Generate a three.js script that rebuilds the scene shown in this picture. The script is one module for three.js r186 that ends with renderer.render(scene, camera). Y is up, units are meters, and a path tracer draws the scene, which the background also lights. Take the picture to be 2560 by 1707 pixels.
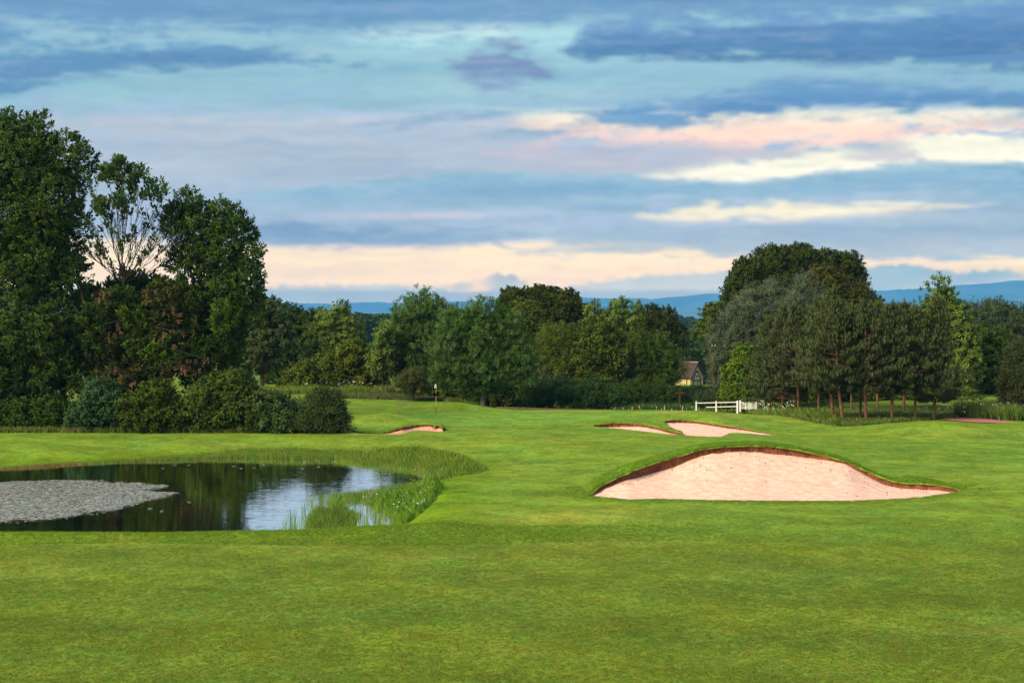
import * as THREE from 'three';
import { mergeGeometries } from 'three/addons/utils/BufferGeometryUtils.js';

// ---------------------------------------------------------------- camera, sky, sun, exposure
const F = 3556, CPX = 1280, CPY = 853.5, EYE = 6.8, PITCH = Math.atan(53.5 / F);
const EXPOSURE = 1.6;
const scene = new THREE.Scene();
const camera = new THREE.PerspectiveCamera(2 * Math.atan(CPY / F) * 180 / Math.PI, 1024 / 682, 0.5, 80000);
camera.position.set(0, EYE, 0);
camera.rotation.x = -PITCH;
scene.add(camera);
const renderer = new THREE.WebGLRenderer({ antialias: true });
renderer.toneMapping = THREE.LinearToneMapping;
renderer.toneMappingExposure = EXPOSURE;
renderer.shadowMap.enabled = true;

// numbers: seeded random, value noise
function rng(seed) { let s = seed | 0; return () => { s = (s + 0x6d2b79f5) | 0; let t = Math.imul(s ^ (s >>> 15), 1 | s); t = (t + Math.imul(t ^ (t >>> 7), 61 | t)) ^ t; return ((t ^ (t >>> 14)) >>> 0) / 4294967296; }; }
const clamp = (x, a = 0, b = 1) => (x < a ? a : x > b ? b : x), lerp = (a, b, t) => a + (b - a) * t;
const sstep = (a, b, x) => { const t = clamp((x - a) / (b - a)); return t * t * (3 - 2 * t); };
function hash(i, j) { let h = Math.imul(i, 374761393) + Math.imul(j, 668265263) | 0; h = Math.imul(h ^ (h >>> 13), 1274126177); return ((h ^ (h >>> 16)) >>> 0) / 4294967296; }
function vnoise(x, y) {
  const i = Math.floor(x), j = Math.floor(y), fx = x - i, fy = y - j, u = fx * fx * (3 - 2 * fx), v = fy * fy * (3 - 2 * fy);
  return lerp(lerp(hash(i, j), hash(i + 1, j), u), lerp(hash(i, j + 1), hash(i + 1, j + 1), u), v);
}
function fbm(x, y, n = 4) { let s = 0, a = 0.5, t = 0; for (let k = 0; k < n; k++) { s += a * vnoise(x, y); t += a; a *= 0.5; x = x * 2.03 + 17.3; y = y * 2.03 + 9.1; } return s / t; }
// the same noise on a grid that closes on itself after p cells, for textures that repeat
function tnoise(x, y, p, q = p) {
  const i = Math.floor(x), j = Math.floor(y), fx = x - i, fy = y - j, u = fx * fx * (3 - 2 * fx), v = fy * fy * (3 - 2 * fy), a = ((i % p) + p) % p, b = (a + 1) % p, c = ((j % q) + q) % q, d = (c + 1) % q;
  return lerp(lerp(hash(a, c), hash(b, c), u), lerp(hash(a, d), hash(b, d), u), v);
}
const poly = (pts, x) => { // piecewise linear through [x, y] points
  if (x <= pts[0][0]) return pts[0][1];
  for (let k = 1; k < pts.length; k++) if (x <= pts[k][0]) return lerp(pts[k - 1][1], pts[k][1], (x - pts[k - 1][0]) / (pts[k][0] - pts[k - 1][0] || 1));
  return pts[pts.length - 1][1];
};
const lin = (c) => { c /= 255; return c <= 0.04045 ? c / 12.92 : Math.pow((c + 0.055) / 1.055, 2.4); };
const srgb = (r, g, b) => [lin(r), lin(g), lin(b)];

// ---- the evening sky: bands of stratus over a pale warm horizon; the same cloud field goes on all round
const SUN = new THREE.Vector3(-0.62, 0.6, 0.55).normalize();
function makeSky() {
  const W = 4096, H = 2048, data = new Float32Array(W * H * 4);
  // [top edge, bottom edge, colour at top, colour at bottom, opacity, softness of the top edge, of the bottom edge, raggedness]
  const bands = [
    // pale warm opening above the hills
    [[[-200, 548], [2600, 552]], [[-200, 720], [2600, 720]], [252, 236, 206], [247, 225, 207], 1, 14, 30, 6],
    [[[-200, 600], [2600, 596]], [[-200, 720], [2600, 720]], [249, 230, 208], [244, 219, 209], 0.7, 30, 30, 6],
    // lavender veil in the middle heights
    [[[-200, 262], [700, 262], [1250, 300], [2600, 330]], [[-200, 470], [2600, 470]], [182, 196, 211], [168, 191, 208], 0.85, 40, 60, 16],
    [[[100, 268], [500, 262], [1000, 258], [1500, 300]], [[100, 300], [600, 300], [1100, 300], [1500, 330]], [208, 204, 214], [192, 200, 211], 0.75, 16, 26, 10],
    // bright breaks on the right
    [[[1180, 262], [1330, 250], [1550, 262], [1800, 246], [2600, 240]], [[1180, 300], [1400, 318], [1700, 340], [1900, 330], [2120, 305], [2600, 290]], [255, 253, 228], [255, 226, 210], 1, 8, 18, 8],
    [[[1200, 285], [1400, 285], [1700, 272], [2130, 290], [2400, 262], [2600, 250]], [[1200, 305], [1400, 322], [1700, 340], [1950, 330], [2130, 304], [2400, 290], [2600, 280]], [255, 224, 202], [255, 216, 205], 0.75, 16, 14, 8],
    [[[1480, 404], [1660, 362], [1800, 350], [2060, 335], [2110, 318], [2250, 305], [2600, 300]], [[1480, 416], [1700, 428], [1900, 412], [2130, 385], [2600, 385]], [254, 253, 228], [255, 252, 236], 1, 10, 8, 8],
    [[[1700, 380], [1790, 374], [1900, 376]], [[1700, 390], [1800, 392], [1900, 384]], [204, 224, 217], [205, 215, 220], 0.5, 6, 6, 5],
    [[[1960, 345], [2040, 330], [2100, 345], [2130, 366]], [[1960, 368], [2040, 374], [2130, 372]], [191, 196, 206], [205, 200, 212], 0.75, 10, 10, 8],
    [[[1150, 322], [1400, 318], [1700, 345], [1850, 350]], [[1150, 400], [1450, 402], [1620, 385], [1850, 356]], [197, 192, 208], [181, 194, 210], 0.85, 24, 20, 12],
    // aqua light high up, and the dark bands over it
    [[[-200, -60], [2600, -60]], [[-200, 262], [2600, 255]], [155, 202, 214], [145, 192, 212], 1, 20, 30, 8],
    [[[780, 62], [960, 56], [1100, 52], [1340, 60]], [[780, 96], [950, 104], [1100, 118], [1340, 134]], [191, 238, 239], [161, 210, 225], 0.95, 12, 26, 10],
    [[[840, 60], [1000, 58], [1170, 56]], [[840, 88], [980, 94], [1170, 90]], [225, 252, 245], [201, 240, 239], 1, 8, 14, 6],
    [[[120, 200], [500, 160], [1000, 160], [1500, 190], [1900, 180]], [[120, 245], [900, 240], [1500, 230], [1900, 190]], [163, 207, 216], [165, 202, 214], 0.6, 26, 34, 18],
    [[[-200, -80], [2600, -80]], [[-200, 60], [300, 62], [600, 66], [860, 72], [1150, 62], [1300, 55], [2600, 20]], [92, 144, 188], [110, 158, 200], 0.92, 20, 16, 10],
    [[[-200, 50], [300, 90], [620, 98], [800, 140]], [[-200, 216], [0, 206], [150, 180], [330, 152], [560, 150], [720, 156], [800, 152]], [112, 160, 200], [92, 144, 188], 0.9, 44, 10, 8],
    [[[-200, 96], [500, 112], [800, 138]], [[-200, 230], [0, 212], [160, 186], [300, 156], [800, 154]], [100, 152, 192], [86, 138, 182], 0.55, 34, 9, 6],
    [[[1300, 112], [1345, 70], [1500, 56], [1700, 46], [2000, 28], [2600, -20]], [[1300, 118], [1345, 132], [1500, 136], [1700, 134], [2000, 146], [2600, 156]], [116, 162, 206], [80, 130, 176], 0.96, 20, 10, 7],
    [[[1400, 96], [1800, 84], [2600, 50]], [[1400, 128], [1700, 132], [2000, 146], [2600, 156]], [90, 140, 186], [76, 128, 174], 0.7, 26, 12, 6],
    [[[1440, 232], [1700, 196], [1800, 170], [2000, 168], [2200, 186], [2600, 206]], [[1440, 262], [1600, 262], [1700, 256], [1850, 244], [2000, 248], [2200, 240], [2600, 240]], [145, 186, 212], [94, 148, 196], 0.95, 22, 8, 6],
    [[[1640, 214], [1900, 200], [2600, 214]], [[1640, 258], [1850, 244], [2000, 248], [2600, 240]], [104, 156, 202], [88, 142, 192], 0.7, 20, 8, 6],
    [[[1330, 262], [1420, 250], [1500, 256], [1620, 280]], [[1330, 270], [1430, 290], [1540, 302], [1625, 284]], [104, 160, 206], [117, 166, 202], 0.95, 8, 7, 9],
    [[[830, 284], [900, 272], [1050, 264], [1160, 262]], [[830, 296], [950, 292], [1050, 280], [1160, 268]], [133, 174, 204], [155, 182, 206], 0.85, 8, 10, 6],
    [[[1130, 306], [1180, 292], [1250, 308]], [[1130, 318], [1190, 320], [1250, 316]], [137, 180, 208], [155, 186, 208], 0.85, 7, 8, 6],
    [[[1062, 150], [1115, 110], [1168, 97], [1215, 124], [1255, 154], [1290, 180]], [[1062, 182], [1115, 202], [1180, 207], [1250, 202], [1290, 194]], [119, 146, 187], [135, 166, 201], 1, 18, 24, 14],
    // long lenticular layers
    [[[430, 470], [560, 446], [700, 428], [800, 424], [1000, 402], [1100, 396], [1400, 404], [1560, 412], [1700, 418], [1900, 398], [2050, 376], [2130, 368], [2352, 378], [2600, 384]], [[430, 500], [1000, 500], [1500, 490], [2000, 468], [2352, 478], [2600, 480]], [151, 194, 214], [155, 188, 210], 0.95, 5, 26, 4],
    [[[700, 440], [1000, 420], [1400, 422], [1700, 430], [1900, 414], [2130, 386], [2600, 396]], [[700, 460], [1400, 462], [2000, 452], [2600, 460]], [129, 178, 210], [143, 184, 210], 0.75, 10, 26, 8],
    [[[700, 492], [820, 490], [1100, 486], [1200, 494]], [[700, 500], [900, 506], [1100, 500], [1200, 498]], [214, 208, 222], [201, 202, 214], 0.75, 5, 8, 5],
    [[[1460, 496], [1640, 472], [1800, 466], [2100, 464], [2260, 470]], [[1460, 500], [1560, 516], [1800, 512], [2000, 498], [2150, 484], [2260, 474]], [252, 246, 216], [250, 240, 214], 0.95, 7, 8, 5],
    [[[400, 500], [800, 506], [1200, 520], [1560, 516], [1800, 512], [2150, 484], [2600, 470]], [[400, 560], [700, 562], [1000, 560], [1250, 548], [1500, 565], [1700, 590], [2600, 588]], [163, 190, 210], [155, 188, 210], 0.9, 12, 7, 4],
    [[[400, 512], [1000, 532], [1240, 540]], [[400, 562], [700, 564], [1020, 568], [1240, 548]], [127, 168, 202], [137, 172, 204], 0.85, 14, 6, 4],
    [[[1200, 578], [1300, 560], [1500, 552], [1800, 548], [2600, 540]], [[1200, 584], [1330, 586], [1500, 576], [1660, 566], [1900, 590], [2600, 590]], [177, 196, 210], [171, 198, 214], 0.85, 12, 6, 5],
    [[[1500, 592], [1640, 580], [1800, 576], [2600, 578]], [[1500, 596], [1700, 592], [1900, 594], [2600, 594]], [175, 198, 212], [165, 196, 214], 0.8, 6, 5, 4],
    [[[590, 566], [800, 564], [1000, 566]], [[590, 572], [800, 578], [1000, 572]], [214, 208, 212], [226, 214, 210], 0.6, 5, 8, 3],
    // heaps of cloud low over the hills
    [[[-200, 660], [600, 662], [700, 652], [790, 655], [880, 650], [950, 657], [1030, 664], [1100, 668], [1160, 655], [1240, 668], [1330, 652], [1420, 638], [1560, 626], [1660, 622], [1800, 640], [1980, 618], [2050, 606], [2120, 612], [2200, 626], [2300, 618], [2345, 630], [2600, 650]], [[-200, 760], [2600, 760]], [181, 204, 216], [191, 212, 220], 0.9, 4, 30, 13, 1],
    [[[1105, 642], [1140, 627], [1185, 634], [1222, 656]], [[1098, 650], [1140, 668], [1225, 666]], [165, 190, 206], [181, 202, 212], 0.95, 4, 8, 14, 1],
    [[[1030, 658], [1060, 646], [1095, 656]], [[1030, 662], [1060, 668], [1095, 662]], [169, 194, 208], [181, 202, 212], 0.9, 4, 5, 8, 1],
    [[[1960, 628], [2030, 605], [2110, 610], [2200, 626], [2320, 615], [2340, 626]], [[1960, 690], [2200, 690], [2340, 632]], [151, 192, 212], [175, 206, 218], 0.85, 4, 14, 8, 1],
    [[[-200, 690], [2600, 690]], [[-200, 800], [2600, 800]], [193, 214, 220], [195, 216, 222], 0.8, 30, 30, 4],
  ].map(([t, b, ct, cb, a, st, sb, n, heap]) => ({ heap, t, b, ct: srgb(...ct), cb: srgb(...cb), a, st, sb, n, x0: t[0][0], x1: t[t.length - 1][0] }));
  const HAZE = [0.1, 0.36, 0.6], DENS = 0.000096; // colour and density of the air the low sky is seen through
  const low = (X, Y, out) => {
    const wx = X + 90 * (fbm(X / 150 + 60, Y / 60 + 5, 3) - 0.5), wy = Y + 26 * (fbm(X / 120 + 9, Y / 50 + 45, 3) - 0.5);
    const n1 = fbm(wx / 210 + 5, wy / 34 + 2, 5) - 0.5, n2 = fbm(wx / 46 + 31, wy / 13 + 7, 5) - 0.5, n3 = fbm(wx / 380 + 3, wy / 24 + 77, 6) - 0.5, n4 = Math.abs(fbm(X / 26 + 3, Y / 22 + 8, 4) - 0.5) * -2.4 + 0.35, n5 = fbm(wx / 120 + 70, wy / 9 + 3, 4) - 0.5;
    let r = 0.4, g = 0.55, b = 0.72;
    const nf = fbm(wx / 34 + 13, wy / 8 + 57, 5) - 0.5, ng = fbm(wx / 95 + 43, wy / 17 + 27, 5) - 0.5;
    for (const c of bands) {
      if (X < c.x0 - 60 || X > c.x1 + 60) continue;
      const w = c.heap ? c.n * (n4 * 1.1 + n2 * 0.8) : c.n * (n1 * 1.7 + n2 * 1.2), yt = poly(c.t, X) + w, yb = poly(c.b, X) - w * 0.7, half = Math.max(6, (yb - yt) / 2), f = c.heap ? 1 : 1.9;
      let inside = Math.min((Y - yt) / Math.min(c.st * f, half * 1.4), (yb - Y) / Math.min(c.sb * f, half * 1.4));
      if (c.x0 > -200) inside = Math.min(inside, (X - c.x0) / 55);
      if (c.x1 < 2600) inside = Math.min(inside, (c.x1 - X) / 55);
      if (!c.heap) inside += (nf * 1.7 + ng * 2.6) * (c.x0 > -200 || c.x1 < 2600 ? 1 : 0.7);
      const a = c.a * sstep(-0.75, 1.0, inside);
      if (a <= 0.003) continue;
      const k = clamp((Y - yt) / Math.max(8, yb - yt));
      r = lerp(r, lerp(c.ct[0], c.cb[0], k), a); g = lerp(g, lerp(c.ct[1], c.cb[1], k), a); b = lerp(b, lerp(c.ct[2], c.cb[2], k), a);
    }
    const streak = sstep(0.06, 0.24, fbm(wx / 170 + 11, wy / 8 + 31, 5) - 0.5 + 0.1 * n1) * sstep(660, 560, Y), dim = sstep(0.05, 0.22, fbm(wx / 230 + 91, wy / 11 + 13, 5) - 0.5) * sstep(560, 500, Y);
    r = lerp(r, r * 0.7 + 0.3 * 0.8, streak * 0.3); g = lerp(g, g * 0.7 + 0.3 * 0.85, streak * 0.3); b = lerp(b, b * 0.7 + 0.3 * 0.88, streak * 0.3);
    r = lerp(r, 0.25, dim * 0.16); g = lerp(g, 0.43, dim * 0.16); b = lerp(b, 0.66, dim * 0.16);
    const m = 1 + n3 * 0.26 + n2 * 0.12 + n5 * 0.08;
    out[0] = r * (m + n3 * 0.16); out[1] = g * m; out[2] = b * (1 + (m - 1) * 0.6);
  };
  const high = (x, y, z, out) => {
    const k = 1 / (y + 0.12), px = x * k, pz = z * k, n = fbm(px * 1.1 + 7, pz * 2.6 + 3, 5), m = fbm(px * 2.7 + 40, pz * 5.5 + 11, 4), s = sstep(0.36, 0.66, n * 0.7 + m * 0.3);
    const d = srgb(128, 166, 204), l = srgb(196, 210, 222);
    for (let c = 0; c < 3; c++) out[c] = lerp(d[c], l[c], s) * (1.05 + 0.3 * m);
  };
  // the low part once for one eighth of the circle, then mirrored round
  const rowOf = (el) => (el / Math.PI + 0.5) * H, r0 = H / 2, r1 = Math.ceil(rowOf(18 * Math.PI / 180)), strip = 512, lowPart = new Float32Array((r1 - r0) * strip * 3), o = [0, 0, 0], q = [0, 0, 0];
  for (let row = r0; row < r1; row++) {
    const el = ((row + 0.5) / H - 0.5) * Math.PI;
    for (let c = 0; c < strip; c++) {
      const az = ((c + 0.5) / strip - 0.5) * Math.PI / 4, X = (CPX + F * Math.tan(az)) / 1.0884, Y = (800 - F * Math.tan(el) / Math.cos(az)) / 1.0884;
      low(X, Math.max(Y, -60), o);
      const T = Math.exp(-DENS * Math.min(32000, 705 / Math.sin(el)));
      for (let k = 0; k < 3; k++) o[k] = Math.max(0.05, (o[k] - (1 - T) * HAZE[k]) / T);
      lowPart.set(o, ((row - r0) * strip + c) * 3);
    }
  }
  for (let row = 0; row < H; row++) {
    const el = ((row + 0.5) / H - 0.5) * Math.PI, y = Math.sin(el), ce = Math.cos(el);
    for (let col = 0; col < W; col++) {
      const i = (row * W + col) * 4, ro = ((col + 0.5) / W - 0.5) * 2 * Math.PI;
      if (row < r0) { o[0] = 0.1; o[1] = 0.16; o[2] = 0.12; } else {
        const x = Math.cos(ro) * ce, z = Math.sin(ro) * ce, up = sstep(11.5, 17, el * 180 / Math.PI);
        if (up < 1) {
          let a = (col + W / 4 + strip / 2) % W, seg = Math.floor(a / strip), c = a - seg * strip;
          if (seg & 1) c = strip - 1 - c;
          const j = ((row - r0) * strip + c) * 3;
          o[0] = lowPart[j]; o[1] = lowPart[j + 1]; o[2] = lowPart[j + 2];
        }
        if (up > 0) { high(x, y, z, q); for (let c = 0; c < 3; c++) o[c] = up < 1 ? lerp(o[c], q[c], up) : q[c]; }
        const s = Math.max(0, x * SUN.x + y * SUN.y + z * SUN.z), glow = 0.9 * Math.pow(s, 14);
        o[0] += glow; o[1] += glow * 0.86; o[2] += glow * 0.66;
      }
      data[i] = o[0] / EXPOSURE; data[i + 1] = o[1] / EXPOSURE; data[i + 2] = o[2] / EXPOSURE; data[i + 3] = 1;
    }
  }
  const t = new THREE.DataTexture(data, W, H, THREE.RGBAFormat, THREE.FloatType);
  t.mapping = THREE.EquirectangularReflectionMapping; t.magFilter = THREE.LinearFilter; t.needsUpdate = true;
  return t;
}
scene.background = makeSky();
scene.environment = scene.background;

const sun = new THREE.DirectionalLight(new THREE.Color().setRGB(1, 0.83, 0.55), 4.4);
sun.position.copy(SUN).multiplyScalar(300);
sun.castShadow = true; sun.shadow.radius = 70; sun.shadow.mapSize.set(4096, 4096);
Object.assign(sun.shadow.camera, { left: -120, right: 120, top: 120, bottom: -120, near: 10, far: 700 });
sun.target.position.set(0, 0, -90);
sun.position.add(sun.target.position);
scene.add(sun, sun.target);
scene.fog = new THREE.FogExp2(new THREE.Color().setRGB(0.13, 0.49, 1), 0.000096);

// ---------------------------------------------------------------- helpers
const V = (x, y, z) => new THREE.Vector3(x, y, z);
// the point at depth d (metres in front of the camera) on the line of sight through a spot of the 2560 x 1707 photograph
function P(px, py, d) {
  const a = (px - CPX) / F, b = -(py - CPY) / F, c = Math.cos(PITCH), s = Math.sin(PITCH), t = d / (b * s + c);
  return V(a * t, EYE + (b * c - s) * t, -d);
}
const taken = new Map();
function numbered(n) { const k = taken.get(n) || 0; taken.set(n, k + 1); return k ? n + '_' + String(k).padStart(3, '0') : n; }
function tag(o, label, category, group, kind) { o.userData.label = label; if (category) o.userData.category = category; if (group) o.userData.group = group; if (kind) o.userData.kind = kind; return o; }
function thing(name, label, category, group, pos) { const g = new THREE.Group(); g.name = numbered(name); if (pos) g.position.copy(pos); tag(g, label, category, group); scene.add(g); return g; }
function part(name, geo, m, parent) { const o = new THREE.Mesh(geo, m); o.name = parent === scene ? numbered(name) : name; o.castShadow = o.receiveShadow = true; parent.add(o); return o; }
const mat = (r, g, b, rough = 0.9, more = {}) => new THREE.MeshStandardMaterial({ color: new THREE.Color().setRGB(r, g, b), roughness: rough, ...more });
const box = (w, h, d, x = 0, y = 0, z = 0) => new THREE.BoxGeometry(w, h, d).translate(x, y, z);
function tex(size, fn, rep, srgbMap = true, h = size) {
  const a = new Uint8Array(size * h * 4), o = [0, 0, 0];
  for (let y = 0; y < h; y++) for (let x = 0; x < size; x++) { fn(x / size, y / h, o); const i = (y * size + x) * 4; for (let c = 0; c < 3; c++) a[i + c] = clamp(o[c]) * 255; a[i + 3] = 255; }
  const t = new THREE.DataTexture(a, size, h); t.wrapS = t.wrapT = THREE.RepeatWrapping; t.magFilter = THREE.LinearFilter; t.minFilter = THREE.LinearMipmapLinearFilter;
  if (srgbMap) t.colorSpace = THREE.SRGBColorSpace;
  if (rep) t.repeat.set(rep, rep);
  t.needsUpdate = true; return t;
}
// a tapered limb through points with a radius at each
function limb(pts, radii, sides = 6) {
  const pos = [], idx = [], n = pts.length, uv = [], nor = [], up = V(0.31, 0.2, 0.93).normalize(), a = V(), b = V(), t = V();
  let len = 0;
  for (let i = 0; i < n; i++) {
    t.copy(pts[Math.min(n - 1, i + 1)]).sub(pts[Math.max(0, i - 1)]).normalize();
    a.crossVectors(up, t).normalize(); b.crossVectors(t, a);
    if (i) len += pts[i].distanceTo(pts[i - 1]);
    for (let k = 0; k <= sides; k++) {
      const q = k / sides * Math.PI * 2, c = Math.cos(q), s = Math.sin(q), r = radii[i];
      const x = a.x * c + b.x * s, y = a.y * c + b.y * s, z = a.z * c + b.z * s;
      pos.push(pts[i].x + x * r, pts[i].y + y * r, pts[i].z + z * r); nor.push(x, y, z); uv.push(k / sides * 0.6, len);
    }
  }
  for (let i = 0; i < n - 1; i++) for (let k = 0; k < sides; k++) { const p = i * (sides + 1) + k, q = p + sides + 1; idx.push(p, p + 1, q, q, p + 1, q + 1); }
  const g = new THREE.BufferGeometry();
  g.setAttribute('position', new THREE.Float32BufferAttribute(pos, 3)); g.setAttribute('normal', new THREE.Float32BufferAttribute(nor, 3)); g.setAttribute('uv', new THREE.Float32BufferAttribute(uv, 2)); g.setIndex(idx);
  return g;
}
function sdPoly(x, y, p) { // signed distance to a closed polygon, negative inside
  let best = 1e9, inside = false;
  for (let i = 0, j = p.length - 1; i < p.length; j = i++) {
    const ax = p[j][0], ay = p[j][1], bx = p[i][0], by = p[i][1], ex = bx - ax, ey = by - ay, wx = x - ax, wy = y - ay, t = clamp((wx * ex + wy * ey) / (ex * ex + ey * ey + 1e-12)), dx = wx - ex * t, dy = wy - ey * t;
    best = Math.min(best, dx * dx + dy * dy);
    if ((ay > y) !== (by > y) && x < ex * (y - ay) / (by - ay) + ax) inside = !inside;
  }
  return (inside ? -1 : 1) * Math.sqrt(best);
}

// ---------------------------------------------------------------- the lie of the land
const WATER = -0.55;
const plan = (px, py, h) => { let d = 40; for (let k = 0; k < 3; k++) d = F * (EYE - h) / (py - 800); const p = P(px, py, d); return [p.x, d]; };
const shore = [[-420, 1190], [0, 1172], [300, 1153], [600, 1143], [850, 1148], [1000, 1162], [1075, 1178], [1110, 1195], [1085, 1212], [1035, 1228], [1010, 1250], [1040, 1275], [1020, 1300], [990, 1340], [800, 1352], [400, 1356], [0, 1356], [-420, 1350]].map(([x, y]) => plan(x, y, WATER));
// soft humps of the course: [photo x, depth, radius across, radius along, height]
const humps = [[1138, 110, 4.0, 3, 0.55], [1560, 106, 9, 5, 0.02], [1690, 97, 6.4, 5.5, 0.56], [1850, 99, 6, 5, 0.06], [960, 93.5, 3.2, 3.2, 0.52], [900, 96, 3, 3, 0.32], [2325, 88, 3.9, 4.5, 0.62], [2600, 88, 3.2, 3.6, 0.5], [2120, 88, 7, 5, -0.16], [1290, 101, 13, 9, 0.03], [780, 122, 9, 7, 0.35], [1330, 68, 9, 9, -0.15]]
  .map(([px, d, rx, rd, h]) => [(px - CPX) / F * d, d, rx, rd, h]);
function landBase(x, d) {
  let h = 0.05 * (fbm(x / 9 + 4, d / 9 + 8, 3) - 0.5) * 2;
  h += 5.1 * sstep(24, 3, d);
  for (const [hx, hd, rx, rd, k] of humps) { const u = (x - hx) / rx, v = (d - hd) / rd, q = u * u + v * v; if (q < 9) h += k * Math.exp(-q * 1.3); }
  const ax = x / Math.max(d, 1) * F + CPX;
  // the far side of the green drops to a wet hollow, then into the valley
  h -= sstep(1080, 1260, ax) * sstep(107, 116, d) * 1.1 * sstep(2000, 1800, ax);
  h -= sstep(98, 111, d) * 0.55 * sstep(1660, 1860, ax) * sstep(2250, 1980, ax);
  h -= sstep(112, 140, d) * 0.9 * sstep(1500, 1700, ax) * sstep(2050, 1850, ax);
  h -= 7 * sstep(150, 300, d);
  if (d > 600) { h += 7 * sstep(600, 2200, d) + 3 * (fbm(x / 700, d / 700, 3) - 0.5) * sstep(600, 1200, d); }
  const s = d < 100 && x < 12 ? sdPoly(x, d, shore) : 99;
  if (s < 12) {
    const w = lerp(2.0, 8.5, sstep(62, 72, d)) * lerp(1, 0.5, sstep(-12, -4, x) * sstep(72, 60, d));
    if (s > 0) h = lerp(WATER - 0.02, h, Math.pow(sstep(0, 1, clamp(s / w)) * 0.6 + clamp(s / w) * 0.4, 0.85));
    else h = WATER - 0.02 - 1.2 * sstep(0, 4, -s);
    if (d < 52 && s > 0) h += 0.1 * Math.exp(-Math.pow((s - 2.3) / 0.8, 2));
  }
  return h;
}
// bunkers: lip, foot of the soil edge and front edge as seen, with the depths that they stand at
function bunker(o) {
  const N = 120, L = [], B = [], R = [], x0 = o.lip[0][0], x1 = o.lip[o.lip.length - 1][0];
  for (let k = 0; k <= N; k++) {
    const t = k / N, px = lerp(x0, x1, t), yf = poly(o.front, px), yl = poly(o.lip, px), yb = Math.max(poly(o.foot, px) + (o.wall || 0), yl + 1);
    let dF = 40; for (; dF < 120; dF += 0.05) { const p = P(px, yf, dF); if (p.y <= landBase(p.x, dF)) break; }
    const dL = o.lipD ? Math.max(poly(o.lipD, px), dF + 0.2) : dF + 0.25 + o.deep * Math.pow(Math.sin(Math.PI * clamp(t, 0.001, 0.999)), o.bow || 0.7) * (o.skew ? lerp(1, o.skew, t) : 1);
    R.push(P(px, yf, dF)); L.push(P(px, yl, dL)); B.push(P(px, Math.min(yb, yf - 0.5), dL - 0.12));
  }
  const outline = [...L.map((p) => [p.x, -p.z]), ...R.slice().reverse().map((p) => [p.x, -p.z])];
  const rise = L.map((p) => p.y - landBase(p.x, -p.z));
  return { ...o, N, L, B, R, outline, rise, xs: L.map((p) => p.x) };
}
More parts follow.
